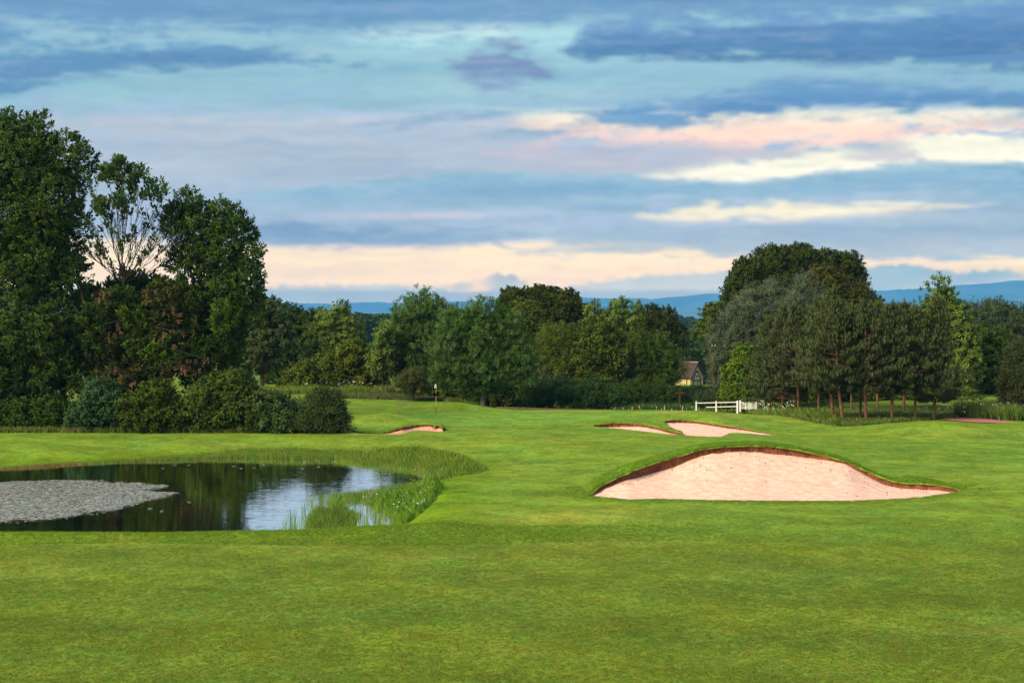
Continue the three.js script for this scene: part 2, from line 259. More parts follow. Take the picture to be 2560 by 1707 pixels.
const bunkers = [
  bunker({ name: 'front', wall: 3.5, crest: 0.13, h: 0, deep: 7.2, back: 9, bow: 0.75,
    lip: [[1472, 1237], [1495, 1215], [1539, 1195], [1588, 1173], [1641, 1155], [1690, 1142], [1747, 1124], [1796, 1117], [1862, 1114], [1928, 1115], [1995, 1124], [2048, 1136], [2083, 1144], [2127, 1157], [2163, 1175], [2198, 1190], [2238, 1204], [2269, 1208], [2304, 1208], [2348, 1212], [2384, 1219], [2406, 1226]],
    foot: [[1472, 1239], [1517, 1214], [1566, 1197], [1632, 1179], [1685, 1164], [1730, 1144], [1774, 1131], [1840, 1125], [1897, 1126], [1933, 1131], [1973, 1134], [2039, 1143], [2083, 1150], [2119, 1157], [2145, 1173], [2180, 1192], [2216, 1210], [2260, 1219], [2304, 1221], [2348, 1223], [2406, 1231]],
    front: [[1472, 1239], [1508, 1243], [1575, 1250], [1641, 1248], [1774, 1251], [1950, 1253], [2127, 1253], [2260, 1248], [2304, 1244], [2384, 1234], [2406, 1228]] }),
  bunker({ name: 'near_green_left_lobe', crest: 0.06, wall: 1.6, h: 0.02, deep: 3.6, back: 5, skew: 0.75,
    lip: [[1485, 1063], [1500, 1060], [1535, 1057], [1570, 1057], [1606, 1060], [1632, 1065], [1659, 1072], [1685, 1077], [1704, 1082]],
    foot: [[1485, 1065], [1513, 1067], [1553, 1066], [1597, 1065], [1619, 1068], [1650, 1075], [1676, 1082], [1704, 1087]],
    front: [[1485, 1066], [1513, 1069], [1553, 1072], [1606, 1078], [1650, 1083], [1676, 1086], [1704, 1088]] }),
  bunker({ name: 'near_green_right_lobe', crest: 0.06, wall: 1.6, lipD: [[1661, 94.6], [1703, 95], [1738, 94], [1774, 92.5], [1818, 90.5], [1862, 88.8], [1906, 87.2], [1948, 85]], h: 0.02, deep: 5.2, back: 6, bow: 0.45, skew: 0.7,
    lip: [[1661, 1052], [1676, 1049], [1703, 1049], [1738, 1052], [1774, 1057], [1818, 1064], [1862, 1071], [1906, 1078], [1948, 1088]],
    foot: [[1661, 1056], [1676, 1056], [1703, 1056], [1738, 1057], [1774, 1062], [1818, 1069], [1862, 1075], [1906, 1081], [1948, 1089]],
    front: [[1661, 1057], [1669, 1061], [1680, 1069], [1690, 1074.5], [1702, 1081], [1707, 1088], [1756, 1091], [1800, 1092], [1812, 1089], [1822, 1083], [1844, 1082], [1880, 1084], [1906, 1087], [1948, 1089]] }),
  bunker({ name: 'left_of_green', wall: 1, crest: 0.08, h: 0.0, deep: 2.4, back: 4,
    lip: [[855, 1066], [880, 1074], [900, 1081], [936, 1083], [960, 1081], [977, 1076], [993, 1071], [1010, 1067], [1029, 1064], [1048, 1061], [1064, 1060], [1083, 1061], [1097, 1064], [1107, 1068], [1114, 1074]],
    foot: [[855, 1071], [880, 1079], [900, 1083], [936, 1084.5], [960, 1084], [977, 1081], [996, 1076], [1012, 1072], [1030, 1069], [1050, 1066.5], [1072, 1065.5], [1086, 1066], [1099, 1069], [1110, 1072], [1114, 1075]],
    front: [[855, 1074], [880, 1081], [900, 1084], [936, 1085.5], [960, 1085.5], [982, 1085.5], [1003, 1084.5], [1016, 1080.5], [1030, 1077.5], [1048, 1076], [1064, 1076.5], [1091, 1079], [1105, 1080], [1112, 1077.5], [1114, 1076]] }),
];
function along(b, x) { // column of a bunker at x
  const xs = b.xs; let k = 0;
  if (x <= xs[0]) return [0, 0];
  if (x >= xs[b.N]) return [b.N - 1, 1];
  let lo = 0, hi = b.N; while (hi - lo > 1) { k = (lo + hi) >> 1; if (xs[k] <= x) lo = k; else hi = k; }
  return [lo, (x - xs[lo]) / (xs[lo + 1] - xs[lo] || 1)];
}
function land(x, d) {
  let h = landBase(x, d);
  for (const b of bunkers) {
    const a = b.xs[0], z = b.xs[b.N];
    if (x < a - 4 || x > z + 4) continue;
    const [k, f] = along(b, x), dL = -lerp(b.L[k].z, b.L[k + 1].z, f), dF = -lerp(b.R[k].z, b.R[k + 1].z, f);
    if (d < dF || d > dL + b.back) continue;
    const m = lerp(b.rise[k], b.rise[k + 1], f) * sstep(a - 4, a, x) * sstep(z + 4, z, x);
    h += d < dL ? m * sstep(dF, dL, d) : m * (1 - sstep(0.3, b.back, d - dL)) + b.crest * clamp(m / 0.5) * sstep(0, 1.5, d - dL) * (1 - sstep(1.5, b.back, d - dL));
  }
  return h;
}
const onLand = (px, d) => { const x = (px - CPX) / F * d * 1.0; return V(x, land(x, d), -d); };
// where the line of sight through a spot of the photograph first meets the land
function hit(px, py, from = 26) { for (let d = from; d < 600; d += 0.1) { const p = P(px, py, d); if (p.y <= land(p.x, d)) return p; } return P(px, py, 600); }

// ---------------------------------------------------------------- ground
const woodEdge = [[1880, 104], [1950, 98.7], [2000, 95.6], [2050, 93], [2100, 91.2], [2150, 90.5], [2200, 91], [2250, 92.3], [2300, 94.5], [2350, 97], [2450, 99]];
const inGreen = (x, d) => { const u = (x + 0.6) / 10.6, v = (d - 98.5 - 0.12 * x) / 7.2; return 1 - sstep(0.9, 1.02, u * u + v * v + 0.1 * Math.sin(x * 0.5)); };
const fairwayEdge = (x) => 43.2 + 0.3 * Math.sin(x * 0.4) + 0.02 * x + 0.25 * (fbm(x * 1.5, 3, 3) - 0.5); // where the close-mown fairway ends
function groundColor(x, d, o) {
  const ax = x / Math.max(d, 1) * F + CPX, n = fbm(x / 3.2 + 9, d / 3.2 + 1, 4) - 0.5, n2 = fbm(x / 13 + 2, d / 5 + 6, 3) - 0.5, n3 = fbm(x / 0.9, d / 0.9, 3) - 0.5;
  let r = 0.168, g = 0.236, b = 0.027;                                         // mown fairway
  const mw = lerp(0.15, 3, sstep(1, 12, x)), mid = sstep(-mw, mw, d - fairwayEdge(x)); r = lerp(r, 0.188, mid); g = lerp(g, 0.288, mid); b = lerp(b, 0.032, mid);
  const gr = inGreen(x, d); r = lerp(r, 0.185, gr); g = lerp(g, 0.325, gr); b = lerp(b, 0.044, gr);
  let k = 1 + n * 0.24 + n2 * 0.24 + n3 * 0.05;
  { const st = Math.sin((d * 0.97 + x * 0.24) * 1.35 + 1.2 * Math.sin(x * 0.08)); k *= 1 + 0.05 * clamp(st * 3, -1, 1) * (1 - gr); }   // mowing stripes
  k = lerp(k, 1 + n2 * 0.1 + n * 0.08, gr);
  const dry = sstep(0.1, 0.32, n2 + n * 0.5) * (1 - gr); r *= 1 + 0.22 * dry; b *= 1 + 0.3 * dry;
  const s = d > 40 && d < 95 && x < 14 ? sdPoly(x, d, shore) : 99;
  if (s < 5) { const w = 1 - sstep(1.2, 4, s); r = lerp(r, 0.155, w); g = lerp(g, 0.265, w); b = lerp(b, 0.014, w); if (d > 60 && s < 0.3 && x < -17) { const m = 1 - sstep(0, 0.3, s); r = lerp(r, 0.19, m * 0.8); g = lerp(g, 0.08, m * 0.8); b = lerp(b, 0.02, m * 0.8); } }
  // unmown grass and litter of the woods
  const treeLine = ax < 900 ? 85.5 + 40 * sstep(690, 900, ax) : ax < 1900 ? 114 + 14 * sstep(1300, 1000, ax) : poly(woodEdge, ax);
  const wood = sstep(0, ax > 1850 ? 6 : 2.5, d - treeLine) * (d < 260 ? 1 : 1 - sstep(260, 330, d));
  r = lerp(r, 0.175, wood); g = lerp(g, 0.245, wood); b = lerp(b, 0.034, wood);
  if (d > 260) {                                                               // farmland: fields with hedges between
    const f = hash(Math.floor(x / 140 + 40 + d / 900), Math.floor(d / 120)), w = sstep(260, 330, d);
    r = lerp(r, 0.1 + 0.1 * f, w); g = lerp(g, 0.19 + 0.04 * f, w); b = lerp(b, 0.035, w); k = lerp(k, 1, w * 0.6);
  }
  const hue = (fbm(x / 1.7 + 61, d / 1.7 + 5, 4) - 0.5) * 0.5 + (fbm(x / 7 + 21, d / 3 + 15, 3) - 0.5) * 0.4;
  o[0] = r * k * (1 + n2 * 0.12 + hue * 0.55); o[1] = g * k * (1 + hue * 0.08); o[2] = b * k * (1 - hue * 0.9);
}
const turfTex = tex(2048, (u, v, o) => {
  const x = u * 2048, y = v * 2048;
  const a = tnoise(x / 2, y / 2, 1024), b = tnoise(x / 5, y / 5, 410 - 0), c = tnoise(x / 18 + 3, y / 18, 114 - 0), d = tnoise(x / 70, y / 70, 30), e = tnoise(x / 9 + 50, y / 9, 228);
  const k = 0.88 + (a - 0.5) * 0.2 + (b - 0.5) * 0.2 + (c - 0.5) * 0.16 + (d - 0.5) * 0.16, hu = (tnoise(x / 13 + 5, y / 13, 158) - 0.5) * 0.22, dry = e > 0.86 ? (e - 0.86) * 1.4 : 0;
  const sp = tnoise(x / 6 + 77, y / 6, 341) > 0.985 && tnoise(x / 40 + 7, y / 40, 51) > 0.6 ? 0.5 : 0;
  o[0] = (k * (0.97 + hu) + dry * 0.9) * (1 - sp * 0.5); o[1] = (k * 0.985 + dry * 0.1) * (1 - sp); o[2] = (k * 0.93 + dry * 0.2) * (1 - sp * 0.4);
});
const turfBump = tex(1024, (u, v, o) => { const x = u * 1024, y = v * 1024; o[0] = o[1] = o[2] = tnoise(x / 3, y / 3, 342) * 0.55 + tnoise(x / 9, y / 9, 114) * 0.3 + tnoise(x / 34, y / 34, 31) * 0.25; }, 2, false);
const turfMat = new THREE.MeshPhysicalMaterial({ vertexColors: true, map: turfTex, bumpMap: turfBump, bumpScale: 0.018, roughness: 1, specularIntensity: 0.08 });
function sheet(rows, cols, keep, h, color, lay) {
  const pos = [], col = [], uv = [], idx = [], o = [0, 0, 0], nc = cols.length, ok = new Uint8Array(rows.length * nc);
  rows.forEach((d, i) => cols.forEach((x, j) => {
    const y = h(x, d); pos.push(x, y, -d); color(x, d, o); col.push(o[0], o[1], o[2]); uv.push(x / 26, d / 26); ok[i * nc + j] = keep(x, d) ? 1 : 0;
  }));
  for (let i = 0; i < rows.length - 1; i++) for (let j = 0; j < nc - 1; j++) {
    const a = i * nc + j, b = a + 1, c = a + nc, e = c + 1;
    if (lay && !lay(cols[j], cols[j + 1], rows[i], rows[i + 1])) continue;
    if (ok[a] && ok[b] && ok[c]) idx.push(a, b, c);
    if (ok[b] && ok[e] && ok[c]) idx.push(b, e, c);
  }
  const g = new THREE.BufferGeometry();
  g.setAttribute('position', new THREE.Float32BufferAttribute(pos, 3)); g.setAttribute('color', new THREE.Float32BufferAttribute(col, 3)); g.setAttribute('uv', new THREE.Float32BufferAttribute(uv, 2)); g.setIndex(idx); g.computeVertexNormals();
  return g;
}
const steps = (a, b, s) => { const n = Math.round((b - a) / s); return Array.from({ length: n + 1 }, (_, k) => a + (b - a) * k / n); };
const nearEdge = { x: 72, d0: -2, d1: 160 };
{
  const holes = (x, d) => { for (const b of bunkers) if (x > b.xs[0] - 0.5 && x < b.xs[b.N] + 0.5 && d > 50 && d < 100 && sdPoly(x, d, b.outline) < 0.06) return false; return true; };
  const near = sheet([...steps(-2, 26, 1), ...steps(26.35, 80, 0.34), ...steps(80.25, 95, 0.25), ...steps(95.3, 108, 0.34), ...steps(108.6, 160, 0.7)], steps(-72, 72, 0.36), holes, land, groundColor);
  const fx = [-24000, -15000, -9500, -7000, -5000, -3500, -2500, ...steps(-1800, -240, 60), ...steps(-220, -72, 16), -40, 0, 40, ...steps(72, 220, 16), ...steps(240, 1800, 60), 2500, 3500, 5000, 7000, 9500, 15000, 24000];
  const fd = [-3000, -800, -200, -60, -20, -2, 40, 100, 160, ...steps(175, 320, 12), ...steps(340, 1400, 40), ...steps(1500, 3000, 150), 4000, 5500, 7500, 9500, 12500, 17000, 23000, 31000];
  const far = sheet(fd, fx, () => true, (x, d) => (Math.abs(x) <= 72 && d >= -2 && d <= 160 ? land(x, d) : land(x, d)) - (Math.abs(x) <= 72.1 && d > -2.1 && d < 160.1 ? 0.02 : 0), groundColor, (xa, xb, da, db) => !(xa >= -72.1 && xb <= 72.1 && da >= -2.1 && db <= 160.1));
  const ground = part('ground', mergeGeometries([near, far]), turfMat, scene);
  tag(ground, 'mown golf fairway and green rolling down to the pond and trees', 'ground', null, 'structure');
}
// far hills: long ridges with their own slopes, wooded and open patches
function ridge(label, d, half, crest, depth) {
  const xs = steps(-half, half, half / 150), rows = steps(0, 1, 0.05);
  const pos = [], col = [], idx = [], n = rows.length;
  xs.forEach((x, i) => {
    const px = x / d * F + CPX, top = P(CPX, poly(crest, px) + (fbm(px / 40, d, 4) - 0.5) * 5 + (fbm(px / 6, d + 3, 2) - 0.5) * 1.2, d).y;
    rows.forEach((t) => {
      const e = Math.sin(Math.PI * clamp(t * 0.5 / 0.5) / 2), dd = d - depth * (1 - t), h = lerp(-12, top, Math.pow(e, 1.2)) + (t > 0 && t < 1 ? (fbm(x / 1250, dd / 1000, 3) - 0.5) * 60 * Math.sin(Math.PI * t) : 0);
      pos.push(x, h, -dd);
      const w = fbm(x / 475 + 6, dd / 750 + 8, 4) > 0.52 ? 1 : 0, f = hash(Math.floor(x / 650 + dd / 1750), Math.floor(dd / 600));
      if (w) col.push(0.03, 0.055, 0.02); else col.push(0.09 + 0.06 * f, 0.14 + 0.05 * f, 0.05);
    });
    pos.push(x, -12, -(d + depth)); col.push(0.05, 0.08, 0.03);
  });
  const m = n + 1;
  for (let i = 0; i < xs.length - 1; i++) for (let j = 0; j < m - 1; j++) { const a = i * m + j, b = a + m; idx.push(a, b, a + 1, b, b + 1, a + 1); }
  const g = new THREE.BufferGeometry(); g.setAttribute('position', new THREE.Float32BufferAttribute(pos, 3)); g.setAttribute('color', new THREE.Float32BufferAttribute(col, 3)); g.setIndex(idx); g.computeVertexNormals();
  tag(part('hills', g, new THREE.MeshStandardMaterial({ vertexColors: true, roughness: 1 }), scene), label, 'hills', null, 'structure');
}
ridge('long flat-topped blue ridge on the horizon behind the middle trees', 28000, 12500, [[0, 765], [600, 762], [720, 759], [860, 760], [920, 755], [1000, 758], [1080, 760], [1180, 752], [1260, 748], [1340, 752], [1440, 746], [1540, 745], [1620, 748], [1800, 742], [2000, 740], [2600, 730]], 6500);
ridge('rounded blue hill rising towards the right beyond the oak', 23500, 10700, [[0, 800], [1450, 790], [1560, 762], [1640, 745], [1760, 735], [1850, 735], [2000, 733], [2160, 729], [2300, 722], [2420, 711], [2560, 701], [2700, 696]], 5000);
ridge('low darker blue ridge seen between the oak and the middle trees', 16000, 7400, [[0, 806], [1300, 808], [1600, 796], [1720, 780], [1800, 774], [2000, 772], [2600, 775]], 3500);

// ---------------------------------------------------------------- pond
{
  const g = new THREE.PlaneGeometry(62, 34, 1, 1).rotateX(-Math.PI / 2).translate(-30, WATER, -62.5);
  const uv = g.attributes.uv, p = g.attributes.position; for (let i = 0; i < p.count; i++) uv.setXY(i, p.getX(i) / 9, p.getZ(i) / 9);
  const ripple = tex(1024, (u, v, o) => {
    const a = tnoise(u * 22, v * 90, 22, 90), b = tnoise(u * 46 + 7, v * 170, 46, 170), c = tnoise(u * 6, v * 18, 6, 18);
    o[0] = o[1] = o[2] = (a * 0.6 + b * 0.4) * (0.35 + 0.65 * c);
  }, 1, false);
  const m = new THREE.MeshPhysicalMaterial({ color: new THREE.Color().setRGB(0.92, 0.96, 1.0), roughness: 0.03, ior: 1.33, metalness: 1, bumpMap: ripple, bumpScale: 0.0035, });
  tag(part('pond_water', g, m, scene), 'still dark pond reflecting the trees and a pale patch of sky', 'pond', null, 'structure');
}

// ---------------------------------------------------------------- blades of grass
function bladeTuft(seed, n, spread, width, lean, bend = 0.25) {
  const r = rng(seed), pos = [], nor = [], idx = [];
  for (let k = 0; k < n; k++) {
    const q = r() * 6.283, ox = Math.cos(q) * spread * Math.sqrt(r()), oz = Math.sin(q) * spread * Math.sqrt(r()), h = 0.6 + 0.4 * r(), f = r() * 6.283, lx = Math.cos(f) * lean * r(), lz = Math.sin(f) * lean * r(), t = r() * 6.283, wx = Math.cos(t) * width / 2, wz = Math.sin(t) * width / 2, b = pos.length / 3;
    for (let s = 0; s < 3; s++) {
      const v = s / 2, e = v * v * bend + v * (1 - bend), w = s === 2 ? 0.12 : s === 1 ? 0.85 : 1;
      const cx = ox + lx * e * (0.4 + v), cy = h * v * (1 - 0.06 * v), cz = oz + lz * e * (0.4 + v);
      pos.push(cx - wx * w, cy, cz - wz * w, cx + wx * w, cy, cz + wz * w); for (let j = 0; j < 2; j++) nor.push(-wz / width * 0.5, 0.9, wx / width * 0.5);
    }
    for (let s = 0; s < 2; s++) { const a = b + s * 2; idx.push(a, a + 1, a + 2, a + 2, a + 1, a + 3); }
  }
  const g = new THREE.BufferGeometry(); g.setAttribute('position', new THREE.Float32BufferAttribute(pos, 3)); g.setAttribute('normal', new THREE.Float32BufferAttribute(nor, 3)); g.setIndex(idx);
  return g;
}
const bladeMat = new THREE.MeshPhysicalMaterial({ color: 0xffffff, roughness: 1, transmission: 0.3, specularIntensity: 0.15, side: THREE.DoubleSide });
const shortTuft = bladeTuft(3, 9, 0.7, 0.12, 0.9), reedTuft = bladeTuft(5, 9, 0.2, 0.02, 0.17, 0.4), thinReed = bladeTuft(7, 3, 0.1, 0.018, 0.22, 0.5), meadowTuft = bladeTuft(9, 11, 0.4, 0.05, 0.5, 0.4);
// many copies of one shape as one mass; items are [x, y, z, width, height, turn, colour, tilt]
function mass(name, geo, m, items, parent, label, category) {
  const o = new THREE.InstancedMesh(geo, m, items.length), q = new THREE.Quaternion(), e = new THREE.Euler(), M = new THREE.Matrix4(), c = new THREE.Color();
  items.forEach((t, i) => { e.set(t[7] || 0, t[5], 0, 'YXZ'); M.compose(V(t[0], t[1], t[2]), q.setFromEuler(e), V(t[3], t[4], t[3])); o.setMatrixAt(i, M); o.setColorAt(i, c.setRGB(...t[6])); });
  o.name = parent === scene ? numbered(name) : name; o.castShadow = o.receiveShadow = true; o.userData.kind = 'stuff';
  if (label) { o.userData.label = label; if (category) o.userData.category = category; }
  parent.add(o); return o;
}
const tint = (r, c, v = 0.2) => { const k = 1 + (r() - 0.5) * 2 * v, w = (r() - 0.5) * v; return [c[0] * k * (1 + w), c[1] * k, c[2] * k * (1 - w)]; };

// ---------------------------------------------------------------- bunkers
const sandTex = tex(1024, (u, v, o) => {
  const x = u * 1024, y = v * 1024, a = tnoise(x / 2, y / 2, 512), b = tnoise(x / 7, y / 7, 146), c = tnoise(x / 50, y / 50, 21), e = tnoise(x / 5 + 9, y / 5, 205), s = e > 0.87 ? 0.28 : 0;
  const k = 0.9 + (a - 0.5) * 0.16 + (b - 0.5) * 0.08 + (c - 0.5) * 0.14;
  o[0] = k - s * 0.7; o[1] = k * 0.985 - s * 1.1; o[2] = k * 0.98 - s * 1.2;
}, 0.25);
const sandBump = tex(1024, (u, v, o) => { const x = u * 1024, y = v * 1024; o[0] = o[1] = o[2] = tnoise(x / 4, y / 4, 256) * 0.4 + tnoise(x / 14, y / 14, 73) * 0.5 + 0.03 * Math.sin(x / 1024 * 6.2832 * 60 + 5 * tnoise(x / 64, y / 64, 16)); }, 0.25, false);
const soilTex = tex(512, (u, v, o) => {
  const a = tnoise(u * 128, v * 64, 128, 64), b = tnoise(u * 40, v * 20, 40, 20), c = tnoise(u * 16 + 4, v * 6, 16, 6), k = 0.5 + 0.5 * (a * 0.4 + b * 0.35 + c * 0.35);
  o[0] = k; o[1] = k * 0.98; o[2] = k * 0.95;
}, 0.5);
const soilBump = tex(512, (u, v, o) => { o[0] = o[1] = o[2] = tnoise(u * 90, v * 60, 90, 60) * 0.4 + tnoise(u * 30, v * 24, 30, 24) * 0.6; }, 0.5, false);
const sandMats = { pale: new THREE.MeshStandardMaterial({ color: new THREE.Color().setRGB(0.9, 0.58, 0.45), map: sandTex, bumpMap: sandBump, bumpScale: 0.02, roughness: 0.97 }), red: new THREE.MeshStandardMaterial({ color: new THREE.Color().setRGB(0.85, 0.4, 0.28), map: sandTex, bumpMap: sandBump, bumpScale: 0.05, roughness: 0.97 }) };
const soilMat = new THREE.MeshStandardMaterial({ color: new THREE.Color().setRGB(0.3, 0.1, 0.045), map: soilTex, bumpMap: soilBump, bumpScale: 0.06, roughness: 1 });
function strip(cols, rows, fn, withColor) { // a patch from fn(i, j, out) -> [x, y, z, u, v]; colours of the ground if asked
  const pos = [], uv = [], col = [], idx = [], o = [0, 0, 0];
  for (let i = 0; i <= cols; i++) for (let j = 0; j <= rows; j++) { const [x, y, z, u, v] = fn(i, j); pos.push(x, y, z); uv.push(u, v); if (withColor) { groundColor(x, -z, o); col.push(...o); } }
  for (let i = 0; i < cols; i++) for (let j = 0; j < rows; j++) { const a = i * (rows + 1) + j, b = a + rows + 1; idx.push(a, b, a + 1, b, b + 1, a + 1); }
  const g = new THREE.BufferGeometry(); g.setAttribute('position', new THREE.Float32BufferAttribute(pos, 3)); g.setAttribute('uv', new THREE.Float32BufferAttribute(uv, 2));
  if (withColor) g.setAttribute('color', new THREE.Float32BufferAttribute(col, 3));
  g.setIndex(idx); g.computeVertexNormals(); return g;
}
const flip = (g) => { const a = g.index.array; for (let i = 0; i < a.length; i += 3) { const t = a[i]; a[i] = a[i + 1]; a[i + 1] = t; } g.computeVertexNormals(); return g; };
const crumb = new THREE.IcosahedronGeometry(1, 0);
bunkers.forEach((b, nth) => {
  const info = [['large pale pink sand bunker with a humped soil lip, nearest the camera', 'pale', 0.16], ['slim kidney-shaped end of the sand bunkers beside the green, before the grass tongue', 'pale', 0.1], ['wide sand bunker beside the green, right of its grass tongue', 'pale', 0.1], ['small curved reddish bunker below the flag, by the olive bush', 'red', 0.09]][nth];
  const root = thing('sand_bunker', info[0], 'bunker', 'sand bunkers of the hole'), N = b.N, r = rng(70 + nth);
  const base = V((b.xs[0] + b.xs[N]) / 2, 0, b.R[N >> 1].z); root.position.copy(base);
  const at = (i) => i;
  part('sand', strip(N, 22, (i, j) => {
    const s = j / 22, f = b.R[i], w = b.B[i], ds = lerp(-f.z - 0.18, -w.z + 0.22, s), e = Math.pow(s, nth ? 1.15 : 1.35), x = lerp(f.x, w.x, s), edge = Math.sin(Math.PI * clamp(s)) * 0.06;
    const y = lerp(f.y - 0.06, w.y, e) - edge + (fbm(x * 1.4, ds * 1.4, 3) - 0.5) * 0.05 * Math.sin(Math.PI * s) + 0.004 * Math.sin(x * 9 + ds * 3);
    return [x - base.x, y - base.y, -ds - base.z, x, ds];
  }), sandMats[info[1]], root);
  // ragged soil edge under the turf
  const M = 420;
  const col = (i) => { const k = Math.min(N - 1, Math.floor(i / M * N)), f = i / M * N - k; return [V().lerpVectors(b.L[k], b.L[k + 1], f), V().lerpVectors(b.B[k], b.B[k + 1], f)]; };
  part('soil_lip', strip(M, 5, (i, j) => {
    const [l, w] = col(i), s = j / 5, rag = (fbm(i / 7, s * 3 + nth, 3) - 0.5) * 0.16, foot = (fbm(i / 5 + 9, 3.3, 3) - 0.5) * 0.16;
    const y = lerp(w.y - 0.16 + foot, l.y + 0.03, s), z = lerp(w.z, l.z, s) + rag * Math.sin(Math.PI * clamp(s * 0.9 + 0.1)) + 0.1 * Math.sin(Math.PI * s) * -1;
    return [lerp(w.x, l.x, s) - base.x, y - base.y, z - base.z, l.x, y];
  }), soilMat, root);
  // the turf that rolls over the rim, all round
  const ring = [...b.L, ...b.R.slice().reverse()], K = ring.length, wd = nth ? 0.62 : 1, vs = [-0.05, -0.02, 0.05, 0.22, 0.5, 0.9, 1.4].map((v) => v > 0.3 ? v * wd : v);
  const nrm = ring.map((p, i) => { const a = ring[(i + K - 3) % K], c = ring[(i + 3) % K], dx = c.x - a.x, dz = c.z - a.z, l = Math.hypot(dx, dz) || 1; return [dz / l, -dx / l]; });
  { // outward is where the distance to the outline grows
    const p = ring[20], n = nrm[20]; if (sdPoly(p.x + n[0] * 0.3, -(p.z + n[1] * 0.3), b.outline) < 0) nrm.forEach((n) => { n[0] *= -1; n[1] *= -1; });
  }
  part('turf_edge', flip(strip(K, vs.length - 1, (i, j) => {
    const p = ring[i % K], n = nrm[i % K], v = vs[j], back = i % K <= N, rag = j < 2 ? (fbm(i / 2, nth + 5, 3) - 0.5) * 0.2 : 0, q = v + rag, x = p.x + n[0] * q, z = p.z + n[1] * q;
    let y = v < 0 ? Math.min(land(p.x, -p.z), back ? p.y : 9) : land(x, -z);
    for (const q of bunkers) if (q !== b && x > q.xs[0] && x < q.xs[N] && v > 0 && sdPoly(x, -z, q.outline) < 0.05) y -= 0.6;
    y += j === 0 ? (back ? -0.035 : -0.14) : j === 1 ? (back ? 0.012 : -0.01) : (back ? 0.028 : 0.012) * (1 - v / 1.4) - (j === vs.length - 1 ? 0.05 : 0);
    return [x, y, z, x / 26, -z / 26];
  }, true)).translate(-base.x, -base.y, -base.z), turfMat, root);
  // longer grass at the rim
  const items = [], scale = nth ? 0.5 : 1;
  for (let i = 0; i < (nth ? 2600 : 15000); i++) {
    const u = r() * K, k = Math.floor(u), f = u - k, p = V().lerpVectors(ring[k % K], ring[(k + 1) % K], f), n = nrm[k % K], back = k % K < N, v = Math.pow(r(), 1.9) * (back ? 2.6 : 1) + 0.01, x = p.x + n[0] * v, z = p.z + n[1] * v;
    if ((!back && r() < 0.5) || (nth && bunkers.some((q) => q !== b && sdPoly(x, -z, q.outline) < 0.1))) continue;
    const h = (back ? 0.07 + 0.06 * r() : 0.025 + 0.025 * r()) * scale * (1 - 0.75 * clamp(v / 2.4));
    items.push([x - base.x, Math.max(land(x, -z), v < 0.1 && back ? p.y - 0.02 : -9) - 0.005 - base.y, z - base.z, 0.1 * scale, h, r() * 6.3, tint(r, [0.18, 0.34, 0.014], 0.25), (r() - 0.5) * 0.5]);
  }
  mass('long_grass', shortTuft, bladeMat, items, root);
  const crumbs = []; // clods fallen from the lip, and pebbles
  for (let k = 0; k < (nth ? 30 : 200); k++) { const i = Math.floor(r() * (N - 4)) + 2, s = r() < 0.8 ? 1 - Math.pow(r(), 2) * 0.3 : r(), f = b.R[i], w = b.B[i], e = Math.pow(s, nth ? 1.15 : 1.35), q = 0.012 + 0.02 * r() * r(); crumbs.push([lerp(f.x, w.x, s) - base.x, lerp(f.y - 0.06, w.y, e) - Math.sin(Math.PI * s) * 0.06 - base.y + 0.01, -lerp(-f.z - 0.18, -w.z + 0.22, s) - base.z, q * 1.5, q, r() * 6, tint(r, [0.3, 0.12, 0.06], 0.3)]); }
  mass('soil_crumbs', crumb, mat(1, 1, 1, 1), crumbs, root);
});

// ---------------------------------------------------------------- rushes and water plants
function scatter(seed, n, polyPx, h, make) { // random spots inside a patch of land or water
  const pl = polyPx.map(([x, y]) => plan(x, y, h)), r = rng(seed), out = [], xs = pl.map((p) => p[0]), ds = pl.map((p) => p[1]), x0 = Math.min(...xs), x1 = Math.max(...xs), d0 = Math.min(...ds), d1 = Math.max(...ds);
  for (let k = 0; k < n * 8 && out.length < n; k++) { const x = lerp(x0, x1, r()), d = lerp(d0, d1, r()), s = sdPoly(x, d, pl); if (s < 0) { const t = make(x, d, r, -s); if (t) out.push(t); } }
  return out;
}
const onWater = (x, d) => Math.max(land(x, d), WATER) - 0.03;
const rush = [0.2, 0.32, 0.016], rushDark = [0.14, 0.26, 0.014], straw = [0.3, 0.24, 0.07];
{
  // along the far shore
  const r = rng(31), items = [];
  for (let k = 0; k < 7000; k++) {
    const u = r(), px = lerp(-60, 1090, u), t = px < 300 ? 0 : sstep(300, 700, px), i = r(), y0 = poly([[-60, 1175], [0, 1172], [300, 1153], [600, 1143], [850, 1148], [1000, 1162], [1090, 1182]], px), [x, d0] = plan(px, y0, WATER), d = d0 - 0.5 + i * lerp(1.2, 2.6, t), h = lerp(0.22, 0.5, t) * (0.7 + 0.5 * fbm(x / 1.3, 4, 2)) * (0.6 + 0.4 * r());
    if (px < 260 && r() < 0.55) continue;
    const c = r() < 0.05 + 0.1 * (1 - t) ? straw : i < 0.18 && px < 230 ? [0.24, 0.085, 0.02] : r() < 0.4 ? rushDark : rush;
    items.push([x, onWater(x, d), -d, 0.9 * lerp(0.6, 1, t), h, r() * 6.3, tint(r, c, 0.3), (r() - 0.5) * 0.2]);
  }
  mass('rushes', reedTuft, bladeMat, items, scene, 'band of green rushes along the far shore of the pond', 'rushes');
}
const tall = (c, h, w = 1, taper = 0.25) => (x, d, r, s) => [x, onWater(x, d), -d, w, h * (1 - taper + taper * clamp(s / 0.9)) * (0.6 + 0.5 * r()) * (0.75 + 0.5 * fbm(x / 1.1 + 3, d / 1.1, 2)), r() * 6.3, tint(r, r() < 0.06 ? straw : r() < 0.35 ? rushDark : c, 0.3), (r() - 0.5) * 0.25];
